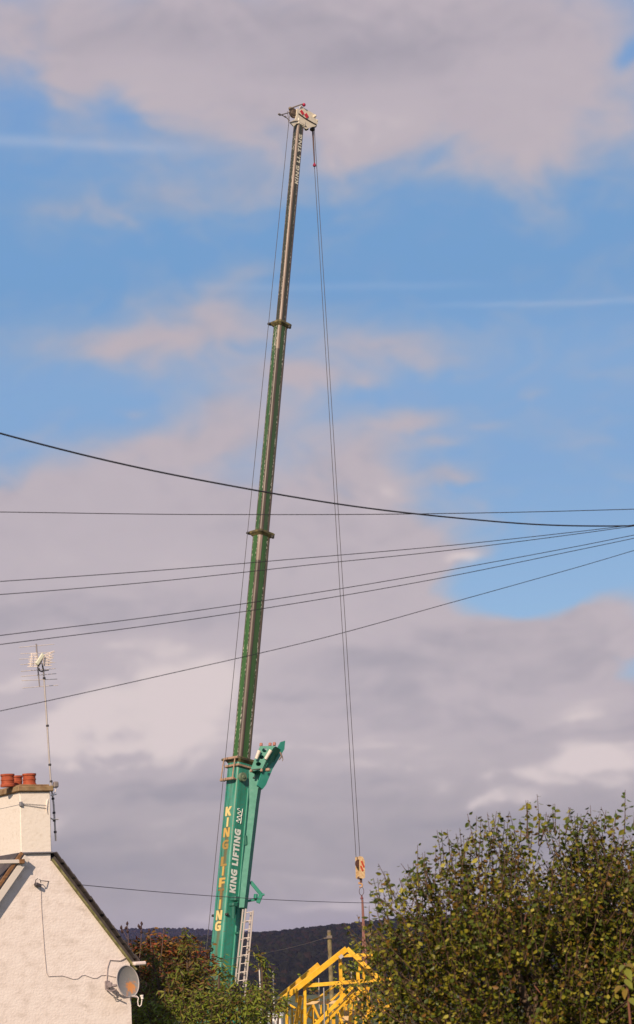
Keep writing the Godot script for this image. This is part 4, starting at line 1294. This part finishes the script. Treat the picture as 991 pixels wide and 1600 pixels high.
	# aluminium ladder lashed upright to the jib
	var lad := thing("aluminium_ladder", K.call(345, 1240, -1.2), "aluminium extension ladder lashed upright against the crane's jib", "ladder")
	var alu := mat(.52, .46, .42, .38, .45)
	for q in [[388, 520, 322, 1135, -1.2], [365, 525, 300, 1135, -0.95], [447, 535, 378, 1250, -1.2], [430, 545, 366, 1160, -0.95]]:
		var rl := MB.new()
		rl.beam(K.call(q[0], q[1], q[4]), K.call(q[2], q[3], q[4]), 0.075, 0.06, Vector3.BACK, 0.01)
		put("rail", rl, alu, lad)
	for k in 9:
		var f := k / 8.0
		var y := lerpf(550, 1105, f)
		for e in 2:
			if e == 1 and k % 2 == 0: continue
			var rg := MB.new()
			rg.tube([K.call(lerpf(385, 326, f) - e * 20, y + 4 + e * 10, -1.2 + e * .25), K.call(lerpf(444, 392, f) - e * 14, y - 4 + e * 10, -1.2 + e * .25)], 0.022, 0.022, 6)
			put("rung", rg, alu, lad)
func hook(rope: Material):
	var D := 98.3
	var Z := func(x: float, y: float, off := 0.0) -> Vector3: return pt(530.0 + x / 9.414, 1310.0 + y / 9.414, D + off)
	var h := thing("hook_block", Z.call(315, 880), "red and white striped crane hook block hanging on two ropes", "hook block")
	var pale := worn([[0.0, .42, .24, .10], [0.5, .66, .46, .24], [1.0, .74, .58, .36]], 2.0, 111, 0.6)
	var red := mat(.50, .06, .02, .5)
	var dark := mat(.09, .04, .03, .6)
	var side := Vector3(0.45, 0, 0.9).normalized()
	var m := MB.new()
	var pl := []
	for q in [[298, 262], [345, 270], [372, 330], [378, 480], [378, 580], [345, 595], [305, 580], [300, 470]]: pl.append(on_plane(530.0 + q[0] / 9.414, 1310.0 + q[1] / 9.414, Z.call(335, 420, -0.15), side))
	m.plate(pl, side, 0.05)
	put("cheek_plate", m, pale, h)
	var m2 := MB.new()
	var p2 := []
	for q in [[240, 275], [285, 268], [300, 470], [300, 590], [250, 590], [245, 440]]: p2.append(on_plane(530.0 + q[0] / 9.414, 1310.0 + q[1] / 9.414, Z.call(270, 420, 0.2), side))
	m2.plate(p2, side, 0.05)
	put("cheek_plate", m2, pale, h)
	for q in [[330, 330, 368, 425], [318, 405, 350, 480]]:
		var st := MB.new()
		st.beam(on_plane(530.0 + q[0] / 9.414, 1310.0 + q[1] / 9.414, Z.call(335, 420, -0.19), side), on_plane(530.0 + q[2] / 9.414, 1310.0 + q[3] / 9.414, Z.call(335, 420, -0.19), side), 0.085, 0.02, side, 0.003)
		put("red_stripe", st, red, h)
	for q in [0.0, 0.11]:
		var sh := MB.new()
		sh.lathe(Z.call(292, 370, 0.06 - q), Basis(Vector3.UP, side, Vector3.UP.cross(side)), [Vector2(0, -.03), Vector2(.15, -.03), Vector2(.19, -.04), Vector2(.16, 0), Vector2(.19, .04), Vector2(.15, .03), Vector2(0, .03)], 20)
		put("sheave", sh, dark, h)
	var cr := MB.new()
	cr.box(Z.call(310, 580), Basis.IDENTITY, Vector3(0.26, 0.12, 0.28), 0.02)
	cr.tube([Z.call(318, 590), Z.call(325, 650)], 0.065, 0.06, 10)
	put("crosshead", cr, dark, h)
	var hk := MB.new()
	var hp := []
	for k in 15:
		var a := -0.5 + k / 14.0 * 4.6
		hp.append(Z.call(318, 690) + Vector3(sin(a) * 0.075, cos(a) * 0.085, 0) * (1.0 if k < 12 else 1.1))
	hk.tube(hp, 0.045, 0.028, 8)
	hk.box(Z.call(295, 660), Basis.IDENTITY, Vector3(0.08, 0.12, 0.1), 0.02)
	put("hook", hk, mat(.50, .28, .13, .6), h)
	var sg := thing("lifting_sling", Z.call(370, 1420), "rusty ring and sling hanging below the crane hook", "sling")
	var rg := MB.new()
	var rp := []
	for k in 21:
		var a := TAU * k / 20
		rp.append(Z.call(330 + sin(a) * 34, 778 - cos(a) * 58, -0.02))
	rg.tube(rp, 0.016, 0.016, 6, false)
	put("ring", rg, mat(.08, .05, .06, .6), sg)
	var kn := MB.new()
	kn.lathe(Z.call(335, 880), Basis.IDENTITY, [Vector2(0, -.06), Vector2(.07, -.05), Vector2(.075, 0), Vector2(.04, .06), Vector2(.04, .13), Vector2(0, .13)], 12)
	put("swivel", kn, mat(.16, .05, .05, .6), sg)
	var rusty := mat(.22, .10, .085, .8)
	for q in [[338, 900, 352, 1420], [346, 900, 372, 1420]]:
		var l := MB.new()
		l.tube([Z.call(q[0], q[1]), Z.call((q[0] + q[2]) / 2.0 + 1, 1150), Z.call(q[2], q[3]), Z.call(q[2] + (q[2] - 355) * 1.5 + 8, 1900, -0.5)], 0.042, 0.055, 6)
		put("sling_leg", l, rusty, sg)

# ---------------------------------------------------------------- overhead wires
func utility_lines():
	var black := mat(.018, .017, .022, .6)
	# control points in the photograph, distance at the left and right, radius, label
	var lines := [
		[[[-420, 558], [0, 677], [200, 727], [410, 768], [560, 792], [700, 808], [850, 820], [991, 821.5], [1130, 816]], 13.0, 20.0, 0.0070, "thick black cable sagging from the upper left across the crane boom"],
		[[[-420, 796], [0, 800], [250, 803.5], [420, 804], [600, 803.5], [800, 800.5], [991, 795.5], [1130, 791]], 18.0, 20.0, 0.0040, "nearly level thin wire crossing the boom just above the middle collar"],
		[[[-420, 934], [0, 908.5], [250, 891], [500, 870], [700, 852.5], [900, 831], [991, 820], [1130, 803]], 16.0, 20.0, 0.0036, "upper wire of the pair crossing the boom just below the middle collar"],
		[[[-420, 957], [0, 929], [250, 908], [500, 881], [700, 860], [900, 834.5], [991, 822], [1130, 804]], 16.0, 20.0, 0.0036, "lower wire of the pair crossing the boom just below the middle collar"],
		[[[-420, 1046], [0, 993], [250, 962], [500, 925], [700, 891], [900, 854], [991, 836], [1130, 809]], 15.0, 20.0, 0.0036, "upper wire of the lower rising pair across the boom"],
		[[[-420, 1060], [0, 1007], [250, 975], [500, 936.5], [700, 901], [900, 860], [991, 841], [1130, 811]], 15.0, 20.0, 0.0036, "lower wire of the lower rising pair across the boom"],
		[[[-420, 1196], [0, 1111], [250, 1056], [500, 998], [700, 943], [900, 887], [991, 860], [1130, 818]], 14.0, 20.0, 0.0034, "lowest steep wire rising past the aerial to the right"]]
	for l in lines:
		var c := Curve3D.new()
		var cp: Array = l[0]
		var P := []
		for q in cp:
			var f: float = (q[0] + 420.0) / 1550.0
			P.append(pt(q[0], q[1], lerpf(l[1], l[2], f)))
		for i in P.size():
			var tg: Vector3 = (P[mini(i + 1, P.size() - 1)] - P[maxi(i - 1, 0)]) / 2.0
			var back: float = P[i].distance_to(P[maxi(i - 1, 0)]) / 3.0
			var ahead: float = P[i].distance_to(P[mini(i + 1, P.size() - 1)]) / 3.0
			c.add_point(P[i], -tg.normalized() * back, tg.normalized() * ahead)
		c.bake_interval = 0.08
		var m := MB.new()
		m.tube(Array(c.get_baked_points()), l[3], l[3], 6)
		tag(put("overhead_wire", m, black), l[4], "wire", "overhead wires")
	# the pole they meet at, just outside the picture on the right
	var top := pt(1134, 760, 20.05)
	var pole := thing("utility_pole", Vector3(top.x, 0, top.z), "tall wooden utility pole where the overhead wires meet", "utility pole")
	var m := MB.new()
	m.tube([Vector3(top.x, 0, top.z), top], 0.125, 0.09, 12)
	put("post", m, worn([[0.0, .10, .08, .05], [1.0, .24, .19, .12]], 1.0, 121, .95), pole)
	var ins := MB.new()
	for q in [[1130, 816], [1130, 791], [1130, 803], [1130, 810], [1130, 818]]:
		var o := pt(q[0], q[1], 20.0)
		ins.tube([o + Vector3(0, -0.03, 0), o + Vector3(0, 0.04, 0)], 0.03, 0.03, 8)
	put("insulators", ins, mat(.3, .28, .26, .4), pole)

# ---------------------------------------------------------------- plants
func leaf_mesh(wide: float, fold: float, curl: float) -> ArrayMesh:   # one unit long, along +y, face +z
	var m := MB.new()
	var rows := [[0.0, 0.02], [0.28, 0.42], [0.55, 0.5], [0.8, 0.28], [1.0, 0.0]]
	for i in rows.size() - 1:
		for sd in [-1.0, 1.0]:
			var p := []
			for q in [[i, 0.0], [i, 1.0], [i + 1, 1.0], [i + 1, 0.0]]:
				var y: float = rows[q[0]][0]
				var x: float = rows[q[0]][1] * wide * q[1] * sd
				p.append(Vector3(x, y, absf(x) * fold - curl * y * y))
			var nn := Vector3(-sd * fold, curl * 0.8 * rows[i][0], 1).normalized()
			m.quad(p[0], p[1], p[2], p[3], nn)
	return m.mesh()
func leaf_material(rough := 0.42) -> StandardMaterial3D:
	var m := mat(1, 1, 1, rough)
	m.vertex_color_use_as_albedo = true
	m.metallic_specular = 0.32
	m.backlight_enabled = true
	m.backlight = Color(0.55, 0.6, 0.3)
	return m
func leaf_basis(dir: Vector3, up: Vector3, size: float) -> Basis:
	var x := dir.cross(up)
	if x.length() < 0.05: x = dir.cross(Vector3.RIGHT)
	x = x.normalized()
	return Basis(x * size, dir * size, x.cross(dir) * size)
func scatter(called: String, parent: Node3D, mesh: Mesh, m: Material, tr: Array, cols: Array):
	var mm := MultiMesh.new()
	mm.transform_format = MultiMesh.TRANSFORM_3D
	mm.use_colors = true
	mm.mesh = mesh
	mm.instance_count = tr.size()
	var off := to_top(parent)
	for i in tr.size():
		var t: Transform3D = tr[i]
		t.origin -= off
		mm.set_instance_transform(i, t)
		mm.set_instance_color(i, cols[i])
	var o := MultiMeshInstance3D.new()
	o.name = called
	o.multimesh = mm
	o.material_override = m
	o.set_meta("kind", "stuff")
	parent.add_child(o, true)
func rnd() -> Vector3:
	while true:
		var v := Vector3(rng.randf_range(-1, 1), rng.randf_range(-1, 1), rng.randf_range(-1, 1))
		if v.length() < 1.0 and v.length() > 0.05: return v.normalized()
	return Vector3.UP
func autumn(k: float) -> Color:
	if k < 0.44: return Color(.050, .070, .009).lerp(Color(.095, .118, .012), rng.randf())
	if k < 0.78: return Color(.125, .122, .010).lerp(Color(.20, .175, .015), rng.randf())
	if k < 0.93: return Color(.13, .085, .012).lerp(Color(.16, .075, .014), rng.randf())
	return Color(.24, .22, .025).lerp(Color(.34, .30, .05), rng.randf())
func garden_tree():
	var D := 16.0
	var root := Vector3(pt(900, 1600, D).x, 0, -D)
	var tree := thing("garden_tree", root, "leafy green garden tree with yellowing leaves at the lower right", "tree")
	var bark := worn([[0.0, .06, .04, .025], [0.5, .13, .085, .055], [1.0, .20, .14, .09]], 6.0, 131, .9)
	var red := mat(.17, .062, .035, .7)
	# clumps: photograph position, distance, radii in metres
	var cl := [[960, 1620, 16.3, 1.15, 1.46, 1.1], [840, 1610, 15.9, 1.0, 1.42, 1.0], [735, 1610, 15.9, .74, 1.24, .9], [655, 1600, 16.1, .45, .92, .7], [1070, 1620, 16.4, 1.0, 1.45, 1.1], [630, 1530, 16.1, .28, .52, .4], [700, 1480, 16.0, .40, .55, .5], [885, 1440, 16.0, .6, .60, .6], [990, 1430, 16.2, .6, .60, .6], [790, 1455, 15.9, .5, .58, .5]]
	var vol := 0.0
	for c in cl: vol += c[3] * c[4] * c[5]
	# trunk and limbs into every clump
	var fork := root + Vector3(0, 1.5, 0)
	var tk := MB.new()
	tk.tube([root, root + Vector3(0.03, 0.8, 0.02), fork], 0.13, 0.09, 12)
	put("trunk", tk, bark, tree)
	for c in cl:
		var o := pt(c[0], c[1], c[2])
		var lb := MB.new()
		lb.tube([fork, fork.lerp(o, 0.5) + Vector3(rng.randf_range(-.1, .1), 0.1, rng.randf_range(-.1, .1)), o, o + Vector3(rng.randf_range(-.1, .1), c[4] * 0.6, 0)], 0.05, 0.014, 8)
		put("limb", lb, bark, tree)
	var lm := leaf_material()
	var tr := []
	var cols := []
	var edge := []                        # leaves of the shoots that stand free against the sky
	var twigs := MB.new()
	var clump := noise(1.5, 17, 2)
	var shoots := 5400
	for k in shoots + 46:
		var free := k >= shoots
		var pick := rng.randf() * vol
		var c: Array = cl[0]
		for q in cl:
			pick -= q[3] * q[4] * q[5]
			if pick <= 0.0:
				c = q
				break
		var v := rnd() * pow(rng.randf(), 0.42)
		var o := pt(c[0], c[1], c[2]) + v * Vector3(c[3], c[4], c[5])
		if not free and clump.get_noise_3dv(o) < -0.34: continue
		var hue := clump.get_noise_3dv(o * 1.7 + Vector3(30, 0, 0))
		var l := rng.randf_range(0.22, 0.42)
		if free:
			var list := [[596, 1415, 590, 1372], [612, 1400, 600, 1362], [640, 1385, 632, 1368], [655, 1380, 650, 1348], [690, 1360, 683, 1297], [700, 1350, 706, 1316], [722, 1340, 730, 1310], [748, 1330, 752, 1275], [770, 1310, 776, 1268], [800, 1300, 796, 1290], [824, 1300, 825, 1250], [842, 1300, 846, 1272], [868, 1290, 867, 1256], [884, 1290, 890, 1262], [905, 1290, 908, 1272], [930, 1290, 932, 1274], [945, 1290, 947, 1266], [976, 1290, 977, 1234], [990, 1280, 993, 1250], [668, 1360, 664, 1330], [735, 1330, 738, 1300], [785, 1300, 788, 1282], [814, 1300, 812, 1280], [855, 1290, 857, 1280], [918, 1290, 922, 1285], [960, 1280, 962, 1266], [580, 1450, 577, 1415], [630, 1395, 624, 1372], [590, 1500, 572, 1470], [600, 1540, 575, 1520], [605, 1580, 580, 1565], [598, 1440, 584, 1400]]
			var e: Array = list[(k - shoots) % list.size()]
			var dd := rng.randf_range(15.5, 16.3)
			var jit := rng.randf_range(-4, 4) if k - shoots >= list.size() else 0.0
			o = pt(e[0] + jit, e[1] + 12, dd)
			var tip := pt(e[2] + jit * 2, e[3], dd)
			l = o.distance_to(tip)
			v = (tip - o).normalized()
		var dir := v if free else (Vector3(v.x * 0.55, 0.62 + 0.5 * maxf(v.y, 0), v.z * 0.55) + rnd() * 0.42).normalized()
		var tip2 := o + dir * l
		twigs.tube([o, o.lerp(tip2, 0.5) + rnd() * 0.012, tip2], 0.0042, 0.0018, 4, false)
		var n := int(l / (0.030 if free else 0.027)) + 2
		for i in n:
			var f := (i + 0.5) / n
			var at := o.lerp(tip2, f)
			var out := Vector3(cos(i * 2.4 + k), 0, sin(i * 2.4 + k))
			var d := (out * 0.8 + dir * rng.randf_range(0.0, 0.7) + Vector3.DOWN * rng.randf_range(0.2, 1.5) + rnd() * 0.3).normalized()
			var up := (Vector3.UP + rnd() * 0.8).normalized()
			var sz := rng.randf_range(0.030, 0.052) * (1.22 if free else 0.8 if f > 0.85 else 1.0)
			var t := Transform3D(leaf_basis(d, up.cross(d).cross(d), sz), at + d * 0.010)
			if free and edge.size() < 300: edge.append(t)
			else:
				tr.append(t); cols.append(autumn(clampf(rng.randf() + hue * 0.45, 0, 1)))
	put("twigs", twigs, mat(.10, .055, .035, .8), tree).set_meta("kind", "stuff")
	var leaf := leaf_mesh(0.66, 0.22, 0.16)
	scatter("foliage", tree, leaf, lm, tr, cols)
	var tones := []
	for k in 8:
		var m := leaf_material()
		m.vertex_color_use_as_albedo = false
		m.albedo_color = autumn([.1, .2, .3, .45, .55, .65, .85, .97][k]).linear_to_srgb()
		tones.append(m)
	for i in edge.size():
		var e: Transform3D = edge[i]
		var node := MeshInstance3D.new()
		node.mesh = leaf
		node.material_override = tones[rng.randi() % 7 if rng.randf() < 0.9 else 7]
		node.name = "leaf"
		tree.add_child(node, true)
		e.origin -= root
		node.transform = e
	# reddish bare branches showing between the leaves
	for q in [[720, 1558, 722, 1564, 740, 1561, 758, 1560], [822, 1428, 820, 1440, 823, 1452, 822, 1462], [835, 1540, 848, 1556, 858, 1566, 862, 1572]]:
		var m := MB.new()
		m.tube([pt(q[0], q[1], 15.25), pt(q[2], q[3], 15.22), pt(q[4], q[5], 15.25), pt(q[6], q[7], 15.4)], 0.004, 0.006, 6)
		put("bare_branch", m, red, tree)
	# a spray of large pale leaves from another plant at the right edge
	var spray := thing("large_leaved_plant", pt(985, 1700, 14.2), "spray of larger yellow-green leaves at the right edge of the picture", "plant")
	var st := MB.new()
	st.tube([Vector3(pt(985, 1600, 14.2).x, 0.0, -14.2), pt(985, 1600, 14.2), pt(980, 1540, 14.2), pt(976, 1505, 14.2)], 0.012, 0.006, 6)
	put("stem", st, red, spray)
	var big := leaf_mesh(0.55, 0.3, 0.5)
	for q in [[976, 1508, 963, 1512, .10, 1], [977, 1512, 988, 1528, .13, 1], [972, 1540, 952, 1548, .11, 0], [978, 1545, 972, 1562, .10, 0], [978, 1508, 990, 1504, .10, 0], [982, 1560, 996, 1566, .12, 1], [976, 1530, 990, 1540, .12, 1]]:
		var p0 := pt(q[0], q[1], 14.2)
		var d := (pt(q[2], q[3], 14.1) - p0).normalized()
		var m := leaf_material()
		m.vertex_color_use_as_albedo = false
		m.albedo_color = (Color(.17, .18, .03) if q[5] else Color(.20, .13, .025)).linear_to_srgb()
		var node := MeshInstance3D.new()
		node.mesh = big
		node.material_override = m
		node.name = "leaf"
		spray.add_child(node, true)
		node.transform = Transform3D(leaf_basis(d, Vector3(-0.2, 0.8, 0.5), q[4] * 0.75), p0 - spray.position)
func bush(called: String, label: String, foot: Vector2, d: float, clumps: Array, per: int, size: Vector2, wide: float, palette: Callable, droop: float, group: String):
	# clumps: [px, py, rx px, ry px, distance offset]
	var root := Vector3(pt(foot.x, 1600, d).x, 0, -d)
	var s := thing(called, root, label, "shrub", group)
	var bark := mat(.09, .06, .04, .9)
	var tr := []
	var cols := []
	var twigs := MB.new()
	var k_px := d / F
	for c in clumps:
		var o := pt(c[0], c[1], d + c[4])
		var stem := MB.new()
		stem.tube([root + rnd() * Vector3(.3, 0, .3), Vector3(lerpf(root.x, o.x, 0.5), o.y * 0.5, lerpf(root.z, o.z, .5)), o, o + Vector3(0, c[3] * k_px * 0.7, 0)], 0.05, 0.010, 6)
		put("stem", stem, bark, s)
		var area: float = c[2] * c[3] * k_px * k_px
		var n := int(per * area) + 3
		for q in n:
			var v := rnd() * pow(rng.randf(), 0.45)
			var p := o + v * Vector3(c[2] * k_px, c[3] * k_px, minf(c[2] * k_px, 0.9))
			var dir := (Vector3(v.x * 0.6, 0.55 + 0.5 * maxf(v.y, -.2), v.z * 0.6) + rnd() * 0.5).normalized()
			var l := rng.randf_range(0.18, 0.42)
			var tip := p + dir * l
			twigs.tube([p, tip], 0.008, 0.003, 4, false)
			var nl := 9
			for i in nl:
				var f := (i + 0.5) / nl
				var out := Vector3(cos(i * 2.4 + q), 0, sin(i * 2.4 + q))
				var dd := (out * 0.8 + dir * 0.5 + Vector3.DOWN * droop * rng.randf_range(0.3, 1.4) + rnd() * 0.25).normalized()
				var sz := rng.randf_range(size.x, size.y)
				tr.append(Transform3D(leaf_basis(dd, rnd().cross(dd).normalized(), sz), p.lerp(tip, f)))
				cols.append(palette.call(rng.randf(), v.y))
	put("twigs", twigs, bark, s).set_meta("kind", "stuff")
	scatter("foliage", s, leaf_mesh(wide, 0.25, 0.35), leaf_material(0.5), tr, cols)
	return s
func shrubs():
	var reds := func(k: float, _h: float) -> Color:
		if k < 0.36: return Color(.21, .050, .022).lerp(Color(.30, .085, .032), rng.randf())
		if k < 0.75: return Color(.18, .085, .018).lerp(Color(.22, .12, .023), rng.randf())
		return Color(.050, .065, .016).lerp(Color(.075, .085, .02), rng.randf())
	var greens := func(k: float, _h: float) -> Color:
		if k < 0.6: return Color(.125, .165, .018).lerp(Color(.20, .245, .028), rng.randf())
		if k < 0.88: return Color(.16, .17, .026).lerp(Color(.22, .20, .035), rng.randf())
		return Color(.15, .085, .03)
	var mixed := func(k: float, _h: float) -> Color:
		if k < 0.55: return Color(.10, .125, .018).lerp(Color(.15, .165, .026), rng.randf())
		if k < 0.85: return Color(.16, .105, .024).lerp(Color(.19, .12, .03), rng.randf())
		return Color(.14, .055, .028)
	bush("red_leaved_shrub", "red-brown leaved shrub just right of the cottage roof edge", Vector2(245, 0), 47.0, [[240, 1520, 46, 42, 0.0], [285, 1525, 42, 44, .3], [215, 1530, 30, 42, 0], [255, 1490, 24, 22, 0], [225, 1495, 18, 20, .2], [310, 1515, 26, 24, .4], [275, 1495, 14, 16, 0]], 330, Vector2(.08, .13), .42, reds, 0.5, "shrubs before the crane")
	bush("drooping_shrub", "tall green drooping-leaved shrub between red shrub and crane boom", Vector2(300, 0), 45.5, [[270, 1560, 60, 40, 0], [318, 1578, 52, 36, .2], [292, 1490, 10, 22, 0], [240, 1505, 12, 16, 0], [300, 1525, 26, 24, 0], [225, 1580, 40, 40, 0], [334, 1556, 16, 20, .2], [296, 1475, 6, 8, 0]], 300, Vector2(.10, .17), .26, mixed, 0.9, "shrubs before the crane")
	bush("green_shrub", "low bright green shrub along the bottom below the crane boom", Vector2(320, 0), 44.0, [[300, 1600, 100, 40, 0], [380, 1590, 46, 34, .2], [225, 1605, 40, 40, 0], [400, 1575, 24, 22, .3], [352, 1574, 24, 20, .2], [362, 1545, 6, 10, .2], [343, 1520, 4, 20, .2]], 300, Vector2(.09, .15), .28, greens, 0.9, "shrubs before the crane")
	bush("slender_shrub", "slender leafy shoots standing between the ladder and yellow rafters", Vector2(410, 0), 46.0, [[409, 1505, 4, 20, 0], [412, 1548, 6, 20, .1], [395, 1568, 12, 18, 0], [425, 1572, 18, 18, .1], [436, 1578, 10, 10, 0], [416, 1530, 5, 14, .1]], 300, Vector2(.09, .15), .28, greens, 0.9, "shrubs before the crane")
	bush("far_shrub", "dull green bush partly hidden behind the yellow roof frame", Vector2(560, 0), 120.0, [[560, 1500, 22, 22, 0], [585, 1490, 26, 26, .5], [545, 1530, 30, 26, 0], [575, 1545, 40, 40, 0], [480, 1545, 14, 18, 0]], 26, Vector2(.14, .26), .5, greens, 0.6, "shrubs before the crane")
	# dry seed heads above the red shrub
	var names := ["dry stalk with dark seed heads nearest the cottage roof", "dry stalk with dark seed heads, second from the cottage roof", "dry stalk with one dark seed head, third from the cottage roof", "bare pale stalk without seed heads left of the green shoots"]
	var stalks := [[201, 1500, 199, 1441, [[199, 1443], [197, 1450], [199.5, 1455], [189.5, 1449], [191, 1455]]], [218, 1500, 221.5, 1443, [[221.5, 1443], [220, 1449], [221, 1456], [217, 1447]]], [237, 1500, 233.5, 1452, [[233.5, 1454], [233, 1458]]], [250, 1510, 256, 1450, []]]
	for k in 4:
		var q: Array = stalks[k]
		var base := pt(q[0], q[1], 46.5)
		var st := thing("dry_stalk", Vector3(base.x, 0, base.z), names[k], "plant", "dry stalks above the red shrub")
		var m := MB.new()
		m.tube([Vector3(base.x, 0, base.z), base, base.lerp(pt(q[2], q[3], 46.5), 0.5) + Vector3(.01, 0, 0), pt(q[2], q[3], 46.5)], 0.012, 0.006, 5)
		if k == 0: m.tube([pt(199.5, 1468, 46.5), pt(190, 1449, 46.5)], 0.006, 0.004, 5)
		put("stalk", m, mat(.16, .10, .08, .9), st)
		for h in q[4]:
			var s := MB.new()
			s.lathe(pt(h[0], h[1], 46.5), Basis.IDENTITY.rotated(Vector3.BACK, rng.randf_range(-.6, .6)), [Vector2(0, -.05), Vector2(.022, -.03), Vector2(.03, .0), Vector2(.018, .03), Vector2(0, .055)], 8)
			put("seed_head", s, mat(.05, .025, .025, .9), st)
